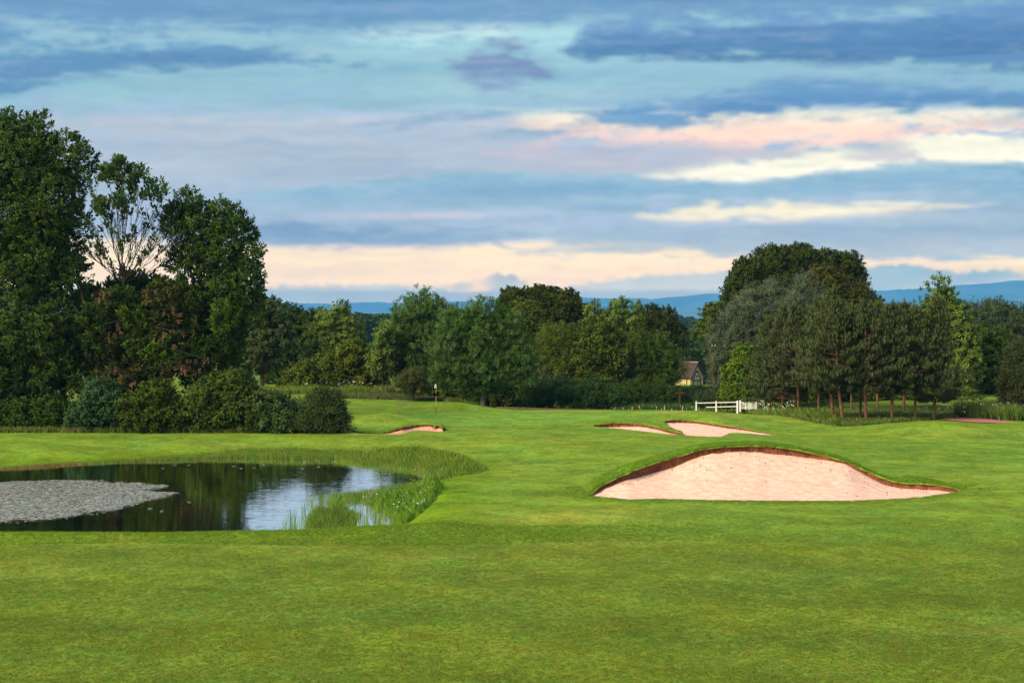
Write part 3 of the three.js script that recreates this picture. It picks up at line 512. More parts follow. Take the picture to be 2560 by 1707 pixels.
mass('rushes', reedTuft, bladeMat, scatter(33, 3600, [[840, 1150], [930, 1138], [1060, 1136], [1150, 1150], [1205, 1172], [1222, 1188], [1150, 1203], [1090, 1215], [1040, 1222], [1075, 1195], [1040, 1178], [960, 1165], [880, 1160]], WATER, tall(rush, 0.55, 1, 0.65)), scene, 'thick stand of tall rushes filling the right-hand end of the pond', 'rushes');
mass('rushes', reedTuft, bladeMat, scatter(35, 520, [[815, 1262], [830, 1240], [900, 1235], [980, 1222], [1060, 1212], [1090, 1225], [1060, 1250], [990, 1262], [900, 1258]], WATER, tall(rushDark, 0.42, 0.9)), scene, 'ridge of thin upright rushes standing in the bright water', 'rushes');
mass('rushes', reedTuft, bladeMat, scatter(37, 800, [[770, 1318], [782, 1290], [800, 1272], [815, 1284], [838, 1258], [862, 1276], [885, 1288], [876, 1330], [800, 1334]], WATER, tall([0.13, 0.23, 0.014], 0.42, 1)), scene, 'rounded tussock of rushes standing nearest the mown bank', 'rushes');
mass('rushes', thinReed, bladeMat, scatter(39, 60, [[700, 1335], [715, 1300], [770, 1255], [830, 1235], [800, 1280], [780, 1335]], WATER, tall(rushDark, 0.7, 1.2)), scene, 'a few thin dark rush stems left of the rounded tussock', 'rushes');
mass('rushes', thinReed, bladeMat, scatter(41, 160, [[870, 1335], [860, 1280], [930, 1262], [1000, 1275], [1010, 1310], [980, 1335]], WATER, tall(rush, 0.5, 1.2)), scene, 'sparse rush stems in the small bay under the bank', 'rushes');
mass('waterside_plants', meadowTuft, bladeMat, scatter(43, 1200, [[930, 1258], [1010, 1240], [1075, 1228], [1100, 1250], [1085, 1280], [1050, 1305], [1000, 1318], [985, 1290]], WATER, (x, d, r) => [x, onWater(x, d), -d, 0.5, 0.3 * (0.5 + r()), r() * 6.3, tint(r, [0.14, 0.28, 0.012], 0.25), (r() - 0.5) * 0.3]), scene, 'leafy green water plants at the foot of the mown bank', 'plants');
// rough grass on the near and right rim of the pond
{
  const r = rng(47), items = [];
  for (let k = 0; k < 26000; k++) {
    const x = lerp(-20, 9, r()), d = lerp(42.4, 47, r());
    if (d < fairwayEdge(x) || r() > sstep(9, -1, x) * (0.35 + 0.9 * fbm(x / 1.2, d / 1.2, 3))) continue;
    items.push([x, land(x, d) - 0.01, -d, 0.1, 0.035 + 0.03 * r(), r() * 6.3, tint(r, [0.19, 0.33, 0.014], 0.25), (r() - 0.5) * 0.4]);
  }
  mass('rough_grass', shortTuft, bladeMat, items, scene, 'strip of longer grass on the crest of the near pond bank', 'grass');
}
{ // the mown blades of the nearest fairway
  const r = rng(49), items = [];
  for (let k = 0; k < 90000; k++) {
    const d = 25 + 24 * Math.pow(r(), 1.25), x = (r() - 0.5) * d * 0.84, o = [0, 0, 0]; if (d > 43 && x < 3 && sdPoly(x, d, shore) < 1.4) continue;
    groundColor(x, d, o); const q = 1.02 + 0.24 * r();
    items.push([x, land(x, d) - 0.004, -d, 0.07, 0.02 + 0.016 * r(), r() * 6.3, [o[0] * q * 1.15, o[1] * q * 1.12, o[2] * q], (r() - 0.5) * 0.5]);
  }
  mass('mown_grass', shortTuft, bladeMat, items, scene, 'close-mown blades of grass on the fairway in the foreground', 'grass');
}
// flowers among the water plants: small heads on stems
function flowerHead(seed, n, size, spread, up) {
  const r = rng(seed), gs = [];
  for (let k = 0; k < n; k++) { const g = new THREE.CircleGeometry(size * (0.7 + 0.6 * r()), 5).rotateX(-Math.PI / 2 + (r() - 0.5) * 0.9).rotateY(r() * 6); g.translate((r() - 0.5) * spread, (r() - 0.5) * up + 1, (r() - 0.5) * spread); gs.push(g); }
  return mergeGeometries(gs);
}
const petals = flowerHead(51, 3, 0.028, 0.1, 0.05), umbel = flowerHead(52, 11, 0.07, 0.42, 0.12);
const petalMat = mat(1, 1, 1, 0.9, { side: THREE.DoubleSide });
mass('wildflowers', petals, petalMat, scatter(53, 46, [[990, 1255], [1060, 1240], [1090, 1255], [1060, 1290], [1000, 1300], [930, 1245], [900, 1265]], WATER, (x, d, r) => [x, onWater(x, d) + 0.32 - 1, -d, 0.8, 1, r() * 6, [0.75, 0.75, 0.68]]), scene, 'sprinkle of small white flowers over the water plants', 'wildflowers');
mass('wildflowers', petals, petalMat, scatter(54, 50, [[1010, 1268], [1070, 1262], [1095, 1272], [1060, 1285], [1130, 1180], [1180, 1170], [1000, 1120]], WATER, (x, d, r) => [x, onWater(x, d) + 0.26 - 1, -d, 0.8, 1, r() * 6, r() < 0.4 ? [0.8, 0.32, 0.03] : [0.8, 0.55, 0.05]]), scene, 'yellow and orange marsh flowers beside the pond', 'wildflowers');

// ---------------------------------------------------------------- floating leaves
function pad(seed) { // a notched, slightly cupped leaf lying on the water
  const r = rng(seed), s = new THREE.Shape(), n = 14; for (let k = 0; k <= n; k++) { const q = 0.22 + k / n * (6.283 - 0.44), w = 1 + (r() - 0.5) * 0.12; s[k ? 'lineTo' : 'moveTo'](Math.cos(q) * w, Math.sin(q) * w); } s.lineTo(0.12, 0); s.closePath();
  const g = new THREE.ShapeGeometry(s).rotateX(-Math.PI / 2), p = g.attributes.position; for (let i = 0; i < p.count; i++) { const x = p.getX(i), z = p.getZ(i); p.setY(i, (x * x + z * z) * 0.1 + (r() - 0.5) * 0.1); } g.computeVertexNormals(); return g;
}
const padMat = new THREE.MeshPhysicalMaterial({ color: 0xffffff, roughness: 0.34, clearcoat: 0.8, clearcoatRoughness: 0.3, side: THREE.DoubleSide });
{
  const outline = [[-300, 1212], [0, 1206], [120, 1201], [230, 1201], [320, 1206], [400, 1212], [440, 1213], [400, 1222], [375, 1226], [420, 1231], [462, 1233], [420, 1243], [370, 1254], [300, 1274], [210, 1292], [120, 1302], [0, 1310], [-300, 1318]];
  mass('lily_pads', pad(61), padMat, scatter(62, 30000, outline, WATER, (x, d, r, s) => {
    if ((s < 1.6 * (fbm(x / 0.7 + 3, d / 1.6, 4) - 0.36) && r() > 0.1) || (s < 0.3 && r() < 0.4)) return null;
    const q = r(), c = q < 0.09 ? [0.26, 0.1, 0.05] : q < 0.3 ? [0.32, 0.28, 0.2] : [0.3, 0.34, 0.31];
    return [x, WATER + 0.008 + 0.01 * r(), -d, 0.035 + 0.06 * Math.pow(r(), 2), 0.04 + 0.05 * r(), r() * 6.3, tint(r, c, 0.3), (r() - 0.5) * 0.2];
  }), scene, 'silvery raft of floating leaves on the left of the pond', 'lily pads');
  const r = rng(63), spots = [];
  for (let k = 0; k < 6; k++) spots.push([lerp(300, 560, r()), lerp(1250, 1285, r())]);
  for (let k = 0; k < 9; k++) spots.push([lerp(380, 820, r()), 1168 + (r() - 0.5) * 10]);
  for (let k = 0; k < 8; k++) spots.push([lerp(590, 900, r()), lerp(1146, 1156, r())]);
  const geo = pad(64);
  for (const [px, py] of spots) {
    const [x, d] = plan(px, py, WATER), o = part('lily_pad', geo, padMat1(r), scene); o.position.set(x, WATER + 0.02, -d); o.scale.set(0.06 + 0.05 * r(), 0.05, 0.06 + 0.05 * r()); o.rotation.y = r() * 6;
    tag(o, 'small single pale leaf floating alone on the dark water off the raft', 'lily pad', 'single leaves adrift on the pond');
  }
}
function padMat1() { return padMat1.m || (padMat1.m = new THREE.MeshPhysicalMaterial({ color: new THREE.Color().setRGB(0.3, 0.33, 0.27), roughness: 0.38, clearcoat: 0.5, clearcoatRoughness: 0.4, side: THREE.DoubleSide })); }

// ---------------------------------------------------------------- foliage
function sprig(seed, n, leaf, wide, reach) { // a short twig with n folded leaves, about one unit across
  const r = rng(seed), pos = [], nor = [], idx = [], d = V(), s = V(), u = V(), c = V();
  for (let k = 0; k < n; k++) {
    const q = k * 2.4 + r(), e = 0.15 + 1.0 * r(), t = k / n;
    d.set(Math.cos(q) * Math.sin(e), Math.cos(e) * 0.8, Math.sin(q) * Math.sin(e)).normalize();
    c.set(0, (t - 0.35) * reach, 0).addScaledVector(d, 0.12 + 0.2 * r());
    s.set(-Math.sin(q), (r() - 0.5) * 0.8, Math.cos(q)).normalize(); u.crossVectors(s, d).normalize(); if (u.y < 0) u.negate();
    const l = leaf * (0.7 + 0.6 * r()), w = l * wide, b = pos.length / 3, fold = 0.25 * w;
    for (const [a, v, z] of [[0, 0, 0], [0.45, 1, 1], [1, 0, -0.4], [0.45, -1, 1]]) { pos.push(c.x + d.x * l * a + s.x * w * v + u.x * fold * z, c.y + d.y * l * a + s.y * w * v + u.y * fold * z, c.z + d.z * l * a + s.z * w * v + u.z * fold * z); nor.push(u.x * 0.8 + d.x * 0.35, u.y * 0.8 + d.y * 0.35, u.z * 0.8 + d.z * 0.35); }
    idx.push(b, b + 1, b + 2, b, b + 2, b + 3);
  }
  const g = new THREE.BufferGeometry(); g.setAttribute('position', new THREE.Float32BufferAttribute(pos, 3)); g.setAttribute('normal', new THREE.Float32BufferAttribute(nor, 3)); g.setIndex(idx); return g;
}
const leafMat = new THREE.MeshPhysicalMaterial({ color: 0xffffff, roughness: 0.92, transmission: 0.28, specularIntensity: 0.12, side: THREE.DoubleSide });
const barkTex = tex(256, (u, v, o) => { const a = tnoise(u * 24, v * 8, 24, 8), b = tnoise(u * 60, v * 40, 60, 40), k = 0.55 + 0.45 * (a * 0.6 + b * 0.4); o[0] = k; o[1] = k * 0.97; o[2] = k * 0.92; });
const barkBump = tex(256, (u, v, o) => { o[0] = o[1] = o[2] = tnoise(u * 30, v * 9, 30, 9) * 0.7 + tnoise(u * 70, v * 40, 70, 40) * 0.3; }, 1, false);
const bark = (r, g, b) => new THREE.MeshStandardMaterial({ color: new THREE.Color().setRGB(r, g, b), map: barkTex, bumpMap: barkBump, bumpScale: 0.02, roughness: 0.95 });
const barks = { brown: bark(0.16, 0.1, 0.06), grey: bark(0.2, 0.17, 0.13), pine: bark(0.28, 0.135, 0.085), dark: bark(0.09, 0.065, 0.045) };
const shapes = { broad: sprig(1, 12, 0.5, 0.27, 0.9), fine: sprig(2, 18, 0.36, 0.24, 1.0), round: sprig(3, 11, 0.46, 0.36, 0.8), ash: sprig(4, 15, 0.5, 0.17, 1.0), willow: sprig(6, 18, 0.55, 0.11, 1.1) };
const inst = new THREE.Object3D(), Y = V(0, 1, 0);
function crownMass(name, spots, geo, parent, base, material = leafMat) {
  const o = new THREE.InstancedMesh(geo, material, spots.length), q = new THREE.Quaternion(), q2 = new THREE.Quaternion(), M = new THREE.Matrix4(), c = new THREE.Color();
  spots.forEach((t, i) => { q.setFromUnitVectors(Y, t.dir).multiply(q2.setFromAxisAngle(Y, t.spin)); M.compose(t.at.sub(base), q, V(t.size, t.size, t.size)); o.setMatrixAt(i, M); o.setColorAt(i, c.setRGB(...t.color)); });
  o.name = name; o.castShadow = o.receiveShadow = true; o.userData.kind = 'stuff'; parent.add(o); return o;
}
// leaf clumps over the surface of the crown's lobes [centre, rx, ry, rz]
function foliage(lobes, o, r) {
  const spots = [], cr = o.clump, dir = V(), n = V(), p = V(), s = V();
  const holds = []; // clump centres, for the twigs
  lobes.forEach(([c, rx, ry, rz], li) => {
    const m = (rx + ry + rz) / 3, count = Math.ceil(4 * Math.PI * m * m * o.fill / (cr * cr));
    for (let k = 0; k < count; k++) {
      const z = 1 - 2 * (k + r()) / count, a = k * 2.39996 + r() * 0.8, w = Math.sqrt(Math.max(0, 1 - z * z)); dir.set(Math.cos(a) * w, z, Math.sin(a) * w);
      if (dir.z < -0.35 && r() < 0.55) continue;
      if (dir.y < -0.6 && r() < 0.5) continue;
      const f = 0.56 + 0.38 * Math.pow(r(), 0.7); p.set(c.x + dir.x * rx * f, c.y + dir.y * ry * f, c.z + dir.z * rz * f);
      let deep = false; for (let j = 0; j < lobes.length; j++) if (j !== li) { const [e, ex, ey, ez] = lobes[j], u = (p.x - e.x) / ex, v = (p.y - e.y) / ey, t = (p.z - e.z) / ez; if (u * u + v * v + t * t < 0.3) { deep = true; break; } }
      if (deep) continue;
      const cc = p.clone(), size = cr * (0.65 + 0.7 * r()), shade = tint(r, o.color, o.vary ?? 0.22), young = r() < 0.4; holds.push(cc);
      for (let q = 0; q < o.per; q++) {
        const z2 = r() * 2 - 1, a2 = r() * 6.283, w2 = Math.sqrt(1 - z2 * z2); s.set(Math.cos(a2) * w2, z2, Math.sin(a2) * w2);
        if (s.dot(dir) < -0.35 && r() < 0.7) continue;
        const at = cc.clone().addScaledVector(s, size * (0.35 + 0.65 * r())); at.y -= o.droop ? o.droop * size * r() : 0;
        n.copy(s).multiplyScalar(0.8).addScaledVector(dir, 0.5); n.y += o.lift ?? 0.45; n.x += (r() - 0.5) * 0.6; n.z += (r() - 0.5) * 0.6;
        const k2 = 1 + (r() - 0.5) * 0.35, tip = o.tip && young && r() < 0.7 ? o.tip : shade;
        spots.push({ at, dir: n.clone().normalize(), spin: r() * 6.283, size: o.leaf * (0.7 + 0.6 * r()), color: [tip[0] * k2, tip[1] * k2, tip[2] * k2] });
      }
    }
  });
  lobes.forEach(([c, rx, ry, rz]) => { // leaves inside the crown
    const count = Math.ceil(rx * ry * rz * 4.2 * (o.inner ?? 3.2) / (o.leaf * o.leaf * 4));
    for (let k = 0; k < count; k++) { const q = Math.cbrt(r()) * 0.68, z = r() * 2 - 1, a = r() * 6.283, w = Math.sqrt(1 - z * z), k2 = 0.8 + 0.4 * r(); spots.push({ at: V(c.x + Math.cos(a) * w * q * rx, c.y + z * q * ry, c.z + Math.sin(a) * w * q * rz), dir: V(r() - 0.5, 0.6, r() - 0.5).normalize(), spin: r() * 6.283, size: o.leaf * (0.9 + 0.6 * r()), color: [o.color[0] * k2, o.color[1] * k2, o.color[2] * k2] }); }
  });
  return { spots, holds };
}
const G = (r, g, b) => [r, g, b];
const greens = { deep: G(0.042, 0.076, 0.01), dark: G(0.046, 0.086, 0.01), oak: G(0.046, 0.064, 0.006), mid: G(0.06, 0.098, 0.01), olive: G(0.086, 0.118, 0.012), ash: G(0.064, 0.125, 0.02), light: G(0.115, 0.17, 0.03), lime: G(0.11, 0.185, 0.012), grey: G(0.1, 0.135, 0.075), bronze: G(0.085, 0.095, 0.025), pine: G(0.062, 0.094, 0.018) };
let seedNo = 100;
/* a broadleaf tree or shrub: lobes as [photo x, photo y, radius x, radius y, extra depth], standing d metres away */
function tree(name, label, d, lobesPx, o = {}) {
  const r = rng(o.seed || ++seedNo), opts = { leaf: 0.42, clump: 0.6, per: 13, fill: 0.62, shape: 'broad', color: greens.mid, bark: 'brown', ...o };
  const lobes = lobesPx.map(([x, y, rx, ry, dz = 0]) => { const q = d + dz; return [P(x, y, q), rx * q / F, ry * q / F, Math.min(rx, ry * 1.3) * q / F * 0.95]; });
  const mx = o.stem ?? lobesPx.reduce((a, l) => a + l[0] * l[2], 0) / lobesPx.reduce((a, l) => a + l[2], 0), foot = onLand(mx, d);
  const root = thing(name, label, o.category || (name.includes('shrub') ? 'shrub' : 'tree'), o.group, foot);
  const { spots, holds } = foliage(lobes, opts, r), topY = Math.max(...lobes.map((l) => l[0].y + l[1] * 0.3)), lowY = Math.min(...lobes.map((l) => l[0].y - l[2])), height = topY - foot.y, R = (o.girth || 0.028) * height, gs = [];
  const rel = (p) => p.clone().sub(foot), fork = V(foot.x, lerp(foot.y, Math.max(lowY, foot.y + 0.4), 0.7), foot.z);
  if (o.shrub) {
    for (const l of lobes) { const e = rel(l[0]), b = V((r() - 0.5) * 0.5 + e.x * 0.6, 0, (r() - 0.5) * 0.4); l.stem = [limb([b.clone().setY(-0.1), b.clone().lerp(e, 0.5).add(V((r() - 0.5) * 0.3, 0, 0)), e], [0.06, 0.045, 0.02], 5)]; }
  } else {
    const crownMid = V(lobes.reduce((a, l) => a + l[0].x, 0) / lobes.length, lerp(fork.y, topY, 0.55), foot.z), f = rel(fork), lean = (r() - 0.5) * 0.2;
    gs.push(limb([V(0, -0.3, 0), V(0, 0.15, 0), V(lean * 0.4, f.y * 0.5, 0), f, rel(crownMid).lerp(f, 0.3), rel(crownMid)], [R * 1.5, R * 1.1, R * 0.92, R * 0.85, R * 0.5, R * 0.15], 8));
    for (const l of lobes) { const e = rel(l[0]), t = clamp(0.25 + 0.5 * r()), s = f.clone().lerp(rel(crownMid), t * 0.7), mid = s.clone().lerp(e, 0.5); mid.y -= 0.12 * s.distanceTo(e) * (r() - 0.2); gs.push(limb([s, mid, e], [R * 0.42, R * 0.26, R * 0.1], 6)); }
  }
  const rr = rng(seedNo + 900); // twigs from each lobe to some of its clumps
  for (let k = 0; k < Math.min(holds.length, o.twigs ?? 60); k++) { const h = holds[Math.floor(rr() * holds.length)]; let best = lobes[0]; for (const l of lobes) if (l[0].distanceToSquared(h) < best[0].distanceToSquared(h)) best = l; const s = rel(best[0]), e = rel(h); (best.stem || gs).push(limb([s, s.clone().lerp(e, 0.55).add(V((rr() - 0.5) * 0.2, 0.12, (rr() - 0.5) * 0.2)), e], [R * 0.1 + 0.012, R * 0.06 + 0.01, 0.012], 4)); }
  if (o.shrub) for (const l of lobes) part('stem', mergeGeometries(l.stem), barks[opts.bark], root);
  else part('trunk', mergeGeometries(gs), barks[opts.bark], root);
  crownMass('crown', spots, shapes[opts.shape], root, foot);
  return root;
}

// ---- the tall trees and bushes on the left bank
const leftRow = 'tall trees on the left bank';
tree('broadleaf_tree', 'tallest dark tree at the left edge of the picture', 92, [[-60, 430, 90, 120], [12, 350, 58, 70], [85, 338, 40, 48], [60, 425, 90, 95], [150, 400, 58, 66], [193, 410, 34, 46], [125, 510, 84, 92], [20, 560, 95, 110], [175, 560, 42, 70], [110, 640, 88, 96], [40, 720, 100, 110], [160, 700, 54, 80], [-70, 640, 90, 130]], { color: greens.dark, tip: G(0.07, 0.125, 0.03), leaf: 0.38, clump: 0.75, per: 22, fill: 0.62, inner: 1.6, shape: 'broad', group: leftRow, stem: 150, girth: 0.02, bark: 'brown' });
tree('broadleaf_tree', 'dark leafy tree leaning over the bush at the left edge, under the tallest tree', 90, [[50, 850, 80, 80], [-40, 870, 90, 100], [130, 840, 72, 76], [30, 960, 80, 70], [140, 940, 66, 66], [-60, 990, 80, 60], [90, 1010, 60, 40]], { color: greens.deep, tip: G(0.055, 0.105, 0.018), leaf: 0.38, clump: 0.75, per: 22, fill: 0.75, shape: 'broad', group: leftRow });
tree('broadleaf_tree', 'dark bushy tree with an uneven crown, right end of the tall left trees', 91, [[472, 512, 30, 32], [440, 555, 34, 42], [500, 560, 40, 44], [556, 542, 32, 36], [592, 580, 36, 46], [545, 620, 54, 58], [622, 640, 30, 40], [606, 690, 44, 46], [480, 660, 56, 60], [560, 745, 62, 66], [470, 770, 70, 74], [610, 780, 44, 60], [540, 850, 70, 66]], { color: greens.dark, tip: G(0.05, 0.1, 0.022), leaf: 0.36, clump: 0.6, per: 18, fill: 0.6, inner: 1.5, shape: 'broad', group: leftRow, stem: 500, girth: 0.022 });
tree('broadleaf_tree', 'deep green tree filling the shade behind the bare-twigged tree', 98, [[300, 790, 90, 80], [390, 780, 80, 80], [250, 880, 80, 80], [340, 890, 90, 80], [440, 890, 80, 80], [330, 730, 60, 50], [220, 780, 50, 70], [540, 930, 80, 60]], { color: greens.deep, leaf: 0.46, clump: 0.75, per: 14, fill: 0.7, group: leftRow, stem: 330 });
// the half-bare tree: fans of thin twigs, leaves mostly at the tips, brown seed clusters below
{
  const r = rng(777), d = 89.5, foot = onLand(300, d), root = thing('broadleaf_tree', 'half-bare tree with fanned twigs and brown seed clusters, beside the tallest tree', 'tree', leftRow, foot), gs = [], tips = [], k = d / F;
  const rel = (p) => p.clone().sub(foot);
  const stemTop = P(306, 690, d), low = P(245, 930, d);
  gs.push(limb([V(0, -0.3, 0), rel(P(268, 985, d)), rel(low), rel(P(225, 840, d + 0.8)), rel(P(207, 757, d + 1.5)), rel(P(190, 660, d + 2.5))], [0.17, 0.14, 0.12, 0.1, 0.07, 0.03], 7));
  gs.push(limb([V(0, -0.3, 0), rel(P(330, 900, d)), rel(P(318, 800, d)), rel(stemTop)], [0.2, 0.15, 0.11, 0.07], 7));
  const grow = (from, to, rad, level) => {
    const mid = from.clone().lerp(to, 0.5).add(V((r() - 0.5) * 0.18, 0.1, (r() - 0.5) * 0.3)); mid.x += (to.x - from.x) * 0.12;
    gs.push(limb([from, mid, to], [rad, rad * 0.8, Math.max(0.007, rad * 0.55)], level ? 3 : 5));
    if (level > 2) { tips.push(to); return; }
    const len = from.distanceTo(to), n = [9, 4, 2][level];
    for (let j = 0; j < n; j++) { const t = 0.35 + 0.65 * (j + r()) / n, s = t < 0.5 ? from.clone().lerp(mid, t * 2) : mid.clone().lerp(to, t * 2 - 1), dir = to.clone().sub(from).normalize(); dir.x += (r() - 0.5) * 0.9; dir.z += (r() - 0.5) * 0.8; dir.y += 0.25; dir.normalize(); grow(s, s.clone().addScaledVector(dir, len * (0.22 + 0.2 * r())), rad * 0.62, level + 1); }
  };
  for (const [x, y, z, sx] of [[238, 540, -0.6, 0], [262, 470, 0.4, 0], [290, 450, -0.3, 0], [318, 455, 0.7, 0], [345, 470, -0.5, 0], [375, 490, 0.2, 0], [402, 520, 0.6, 0], [415, 560, -0.4, 0], [250, 600, 0.5, 0], [330, 560, 1.0, 0], [290, 560, -1, 0], [230, 590, 0.2, 0], [275, 500, 0.9, 0], [305, 480, -0.8, 0], [360, 520, 0.8, 0], [390, 560, -0.7, 0], [420, 600, 0.3, 0], [345, 600, -0.6, 0]]) grow(rel(stemTop).add(V((r() - 0.5) * 0.4, -0.5 + r() * 0.5, 0)), rel(P(x, y + 56, d + z * 1.6)), 0.03, 0);
  const lowTips = [];
  for (const [x, y, tx, ty] of [[320, 800, 440, 770], [318, 830, 460, 830], [322, 860, 540, 905], [330, 880, 500, 935], [250, 900, 330, 950], [225, 840, 300, 800], [318, 790, 230, 720], [320, 760, 400, 720], [330, 870, 420, 930], [240, 880, 300, 930]]) { const a = rel(P(x, y, d)), b = rel(P(tx, ty, d - 1.6 - r())); gs.push(limb([a, a.clone().lerp(b, 0.5).add(V(0, 0.25, 0)), b], [0.05, 0.035, 0.014], 5)); for (let j = 0; j < 14; j++) { const s = a.clone().lerp(b, 0.3 + 0.7 * r()), e = s.clone().add(V((r() - 0.4) * 1.0, (r() - 0.6) * 0.9, (r() - 0.6) * 0.7)); gs.push(limb([s, e], [0.016, 0.008], 4)); lowTips.push(e); } }
  part('trunk', mergeGeometries(gs), bark(0.032, 0.02, 0.013), root);
  const spots = [];
  for (const t of tips) { const p = t.clone().add(foot), py = CPY - (p.y - EYE) / (-p.z) * F; const n = p.y > P(300, 470, d).y ? 0.8 : p.y > P(300, 530, d).y ? 0.26 : 0.07; for (let j = 0; j < n; j++) { if (n - j < 1 && r() > n - j) continue; spots.push({ at: p.clone().add(V((r() - 0.5) * 0.7, (r() - 0.4) * 0.5, (r() - 0.5) * 0.7)), dir: V((r() - 0.5), 0.8, (r() - 0.3)).normalize(), spin: r() * 6, size: 0.42 + 0.2 * r(), color: tint(r, G(0.05, 0.095, 0.02), 0.3) }); } }
  for (const l of [[[300, 900], 60, 60, 1], [[440, 820], 60, 60, 1], [[420, 750], 60, 46, 1], [[280, 960], 60, 40, 1], [[370, 960], 60, 40, 1], [[365, 860], 55, 45], [[330, 800], 40, 30], [[400, 900], 50, 35], [[560, 800], 30, 40], [[270, 440], 30, 22], [[330, 440], 40, 22], [[385, 480], 32, 26], [[296, 412], 16, 14], [[250, 520], 18, 22], [[240, 800], 36, 40], [[235, 870], 34, 40], [[300, 750], 40, 24]]) for (let j = 0; j < (l[0][1] > 700 ? 170 : 46); j++) { const a = r() * 6.28, q = Math.sqrt(r()); const c = P(l[0][0] + Math.cos(a) * q * l[1], l[0][1] + Math.sin(a) * q * l[2], d + (r() - 0.6) * 2); spots.push({ at: c, dir: V(r() - 0.5, 0.8, r() - 0.2).normalize(), spin: r() * 6, size: 0.34 + 0.2 * r(), color: tint(r, l[3] ? G(0.045, 0.06, 0.01) : l[0][1] > 700 ? (l[0][0] < 310 ? G(0.03, 0.06, 0.008) : G(0.06, 0.115, 0.01)) : G(0.05, 0.1, 0.02), 0.3) }); }
  crownMass('crown', spots, shapes.broad, root, foot);
  const pods = [];
  for (const t of lowTips) for (let j = 0; j < 3; j++) if (r() < 0.55) pods.push({ at: t.clone().add(foot).add(V((r() - 0.5) * 0.3, -0.1 - r() * 0.25, (r() - 0.5) * 0.3)), dir: V((r() - 0.5) * 0.6, -1, (r() - 0.5) * 0.6).normalize(), spin: r() * 6, size: 0.2 + 0.12 * r(), color: tint(r, G(0.34, 0.18, 0.1), 0.35) });
  crownMass('seed_clusters', pods, sprig(12, 9, 0.4, 0.2, 0.8), root, foot);
}
const bank = 'bushes at the foot of the left trees', sh = { shrub: true, group: bank, leaf: 0.34, clump: 0.42, per: 12, fill: 0.62 };
tree('shrub', 'low dark leafy bush under the tallest left tree', 87.5, [[60, 1040, 70, 30], [0, 1045, 60, 28], [130, 1035, 50, 34]], { ...sh, color: greens.dark });
tree('shrub', 'bluish green bush, leftmost of the rounded bushes behind the pond', 86.6, [[225, 1035, 48, 42], [280, 1020, 46, 48], [250, 990, 40, 34], [200, 1055, 30, 26]], { ...sh, color: G(0.05, 0.1, 0.035) });
tree('shrub', 'dense dark bush behind the pond between the bluish bush and the tallest bush', 86.2, [[340, 1030, 40, 46], [395, 1005, 48, 48], [380, 1050, 50, 34], [440, 1040, 40, 42]], { ...sh, color: greens.mid });
tree('shrub', 'tallest rounded bush behind the pond', 86.4, [[520, 1000, 50, 52], [580, 970, 44, 42], [610, 1010, 52, 50], [545, 1050, 56, 34], [640, 1045, 44, 38], [490, 1045, 36, 36]], { ...sh, color: greens.mid, tip: G(0.075, 0.125, 0.03) });
tree('shrub', 'broad spreading bush right of the tallest bush behind the pond', 85.9, [[672, 1015, 38, 34], [715, 1035, 40, 38], [680, 1055, 44, 28], [740, 1062, 30, 22]], { ...sh, color: G(0.055, 0.1, 0.025), tip: G(0.09, 0.14, 0.04), shape: 'round' });
tree('shrub', 'spiky olive bush at the end of the bank beside the reddish bunker', 85.6, [[790, 1030, 32, 42], [830, 1040, 30, 40], [760, 1055, 28, 28], [812, 1062, 46, 24], [850, 1058, 16, 24], [806, 996, 12, 22], [838, 1002, 10, 18]], { ...sh, color: G(0.055, 0.085, 0.022), shape: 'willow', leaf: 0.36, clump: 0.32 });

// ---- the belt of trees behind the green, from the left
const belt = 'belt of trees behind the green', far = { group: belt, leaf: 0.44, clump: 0.8, per: 22, fill: 0.66 };
tree('broadleaf_tree', 'loose grey-green tree with a thin top just right of the tall left trees', 138, [[648, 755, 22, 36], [672, 785, 30, 34], [640, 800, 34, 36], [655, 850, 46, 46], [700, 850, 28, 30], [630, 890, 50, 44]], { ...far, color: G(0.075, 0.105, 0.035), fill: 0.5, shape: 'round' });
tree('broadleaf_tree', 'dark shady tree left of the yellow-green tree', 152, [[716, 802, 38, 34], [768, 815, 36, 32], [800, 808, 24, 28], [705, 865, 52, 50], [770, 880, 50, 60], [720, 930, 60, 44]], { ...far, color: greens.deep });
tree('broadleaf_tree', 'yellow-green upright tree standing out before the dark belt', 142, [[852, 785, 20, 26], [828, 808, 32, 30], [868, 822, 32, 34], [812, 846, 36, 34], [850, 862, 42, 38], [888, 868, 24, 36], [800, 885, 36, 30]], { ...far, color: greens.light, fill: 0.52, shape: 'round', bark: 'grey', vary: 0.3 });
tree('shrub', 'olive thicket under the yellow-green tree', 134, [[775, 945, 44, 38], [830, 930, 46, 42], [885, 905, 42, 44], [920, 945, 40, 34], [870, 960, 50, 26], [740, 960, 36, 26]], { ...far, shrub: true, color: greens.olive, leaf: 0.46, clump: 0.56 });
tree('broadleaf_tree', 'full green tree behind and left of the flag, with yellow-green shoots on its left', 127, [[1060, 768, 36, 32], [1025, 795, 38, 36], [1098, 792, 36, 34], [995, 845, 36, 40], [1062, 850, 54, 52], [985, 900, 38, 42], [1035, 925, 54, 44], [1090, 920, 40, 50]], { ...far, color: greens.ash, tip: G(0.08, 0.145, 0.035), shape: 'ash', stem: 1060 });
tree('shrub', 'yellow-green leafy sapling at the left side of the full green tree', 125, [[965, 835, 16, 24], [960, 872, 20, 28], [955, 905, 20, 26]], { ...far, shrub: true, color: greens.light, shape: 'round', leaf: 0.48 });
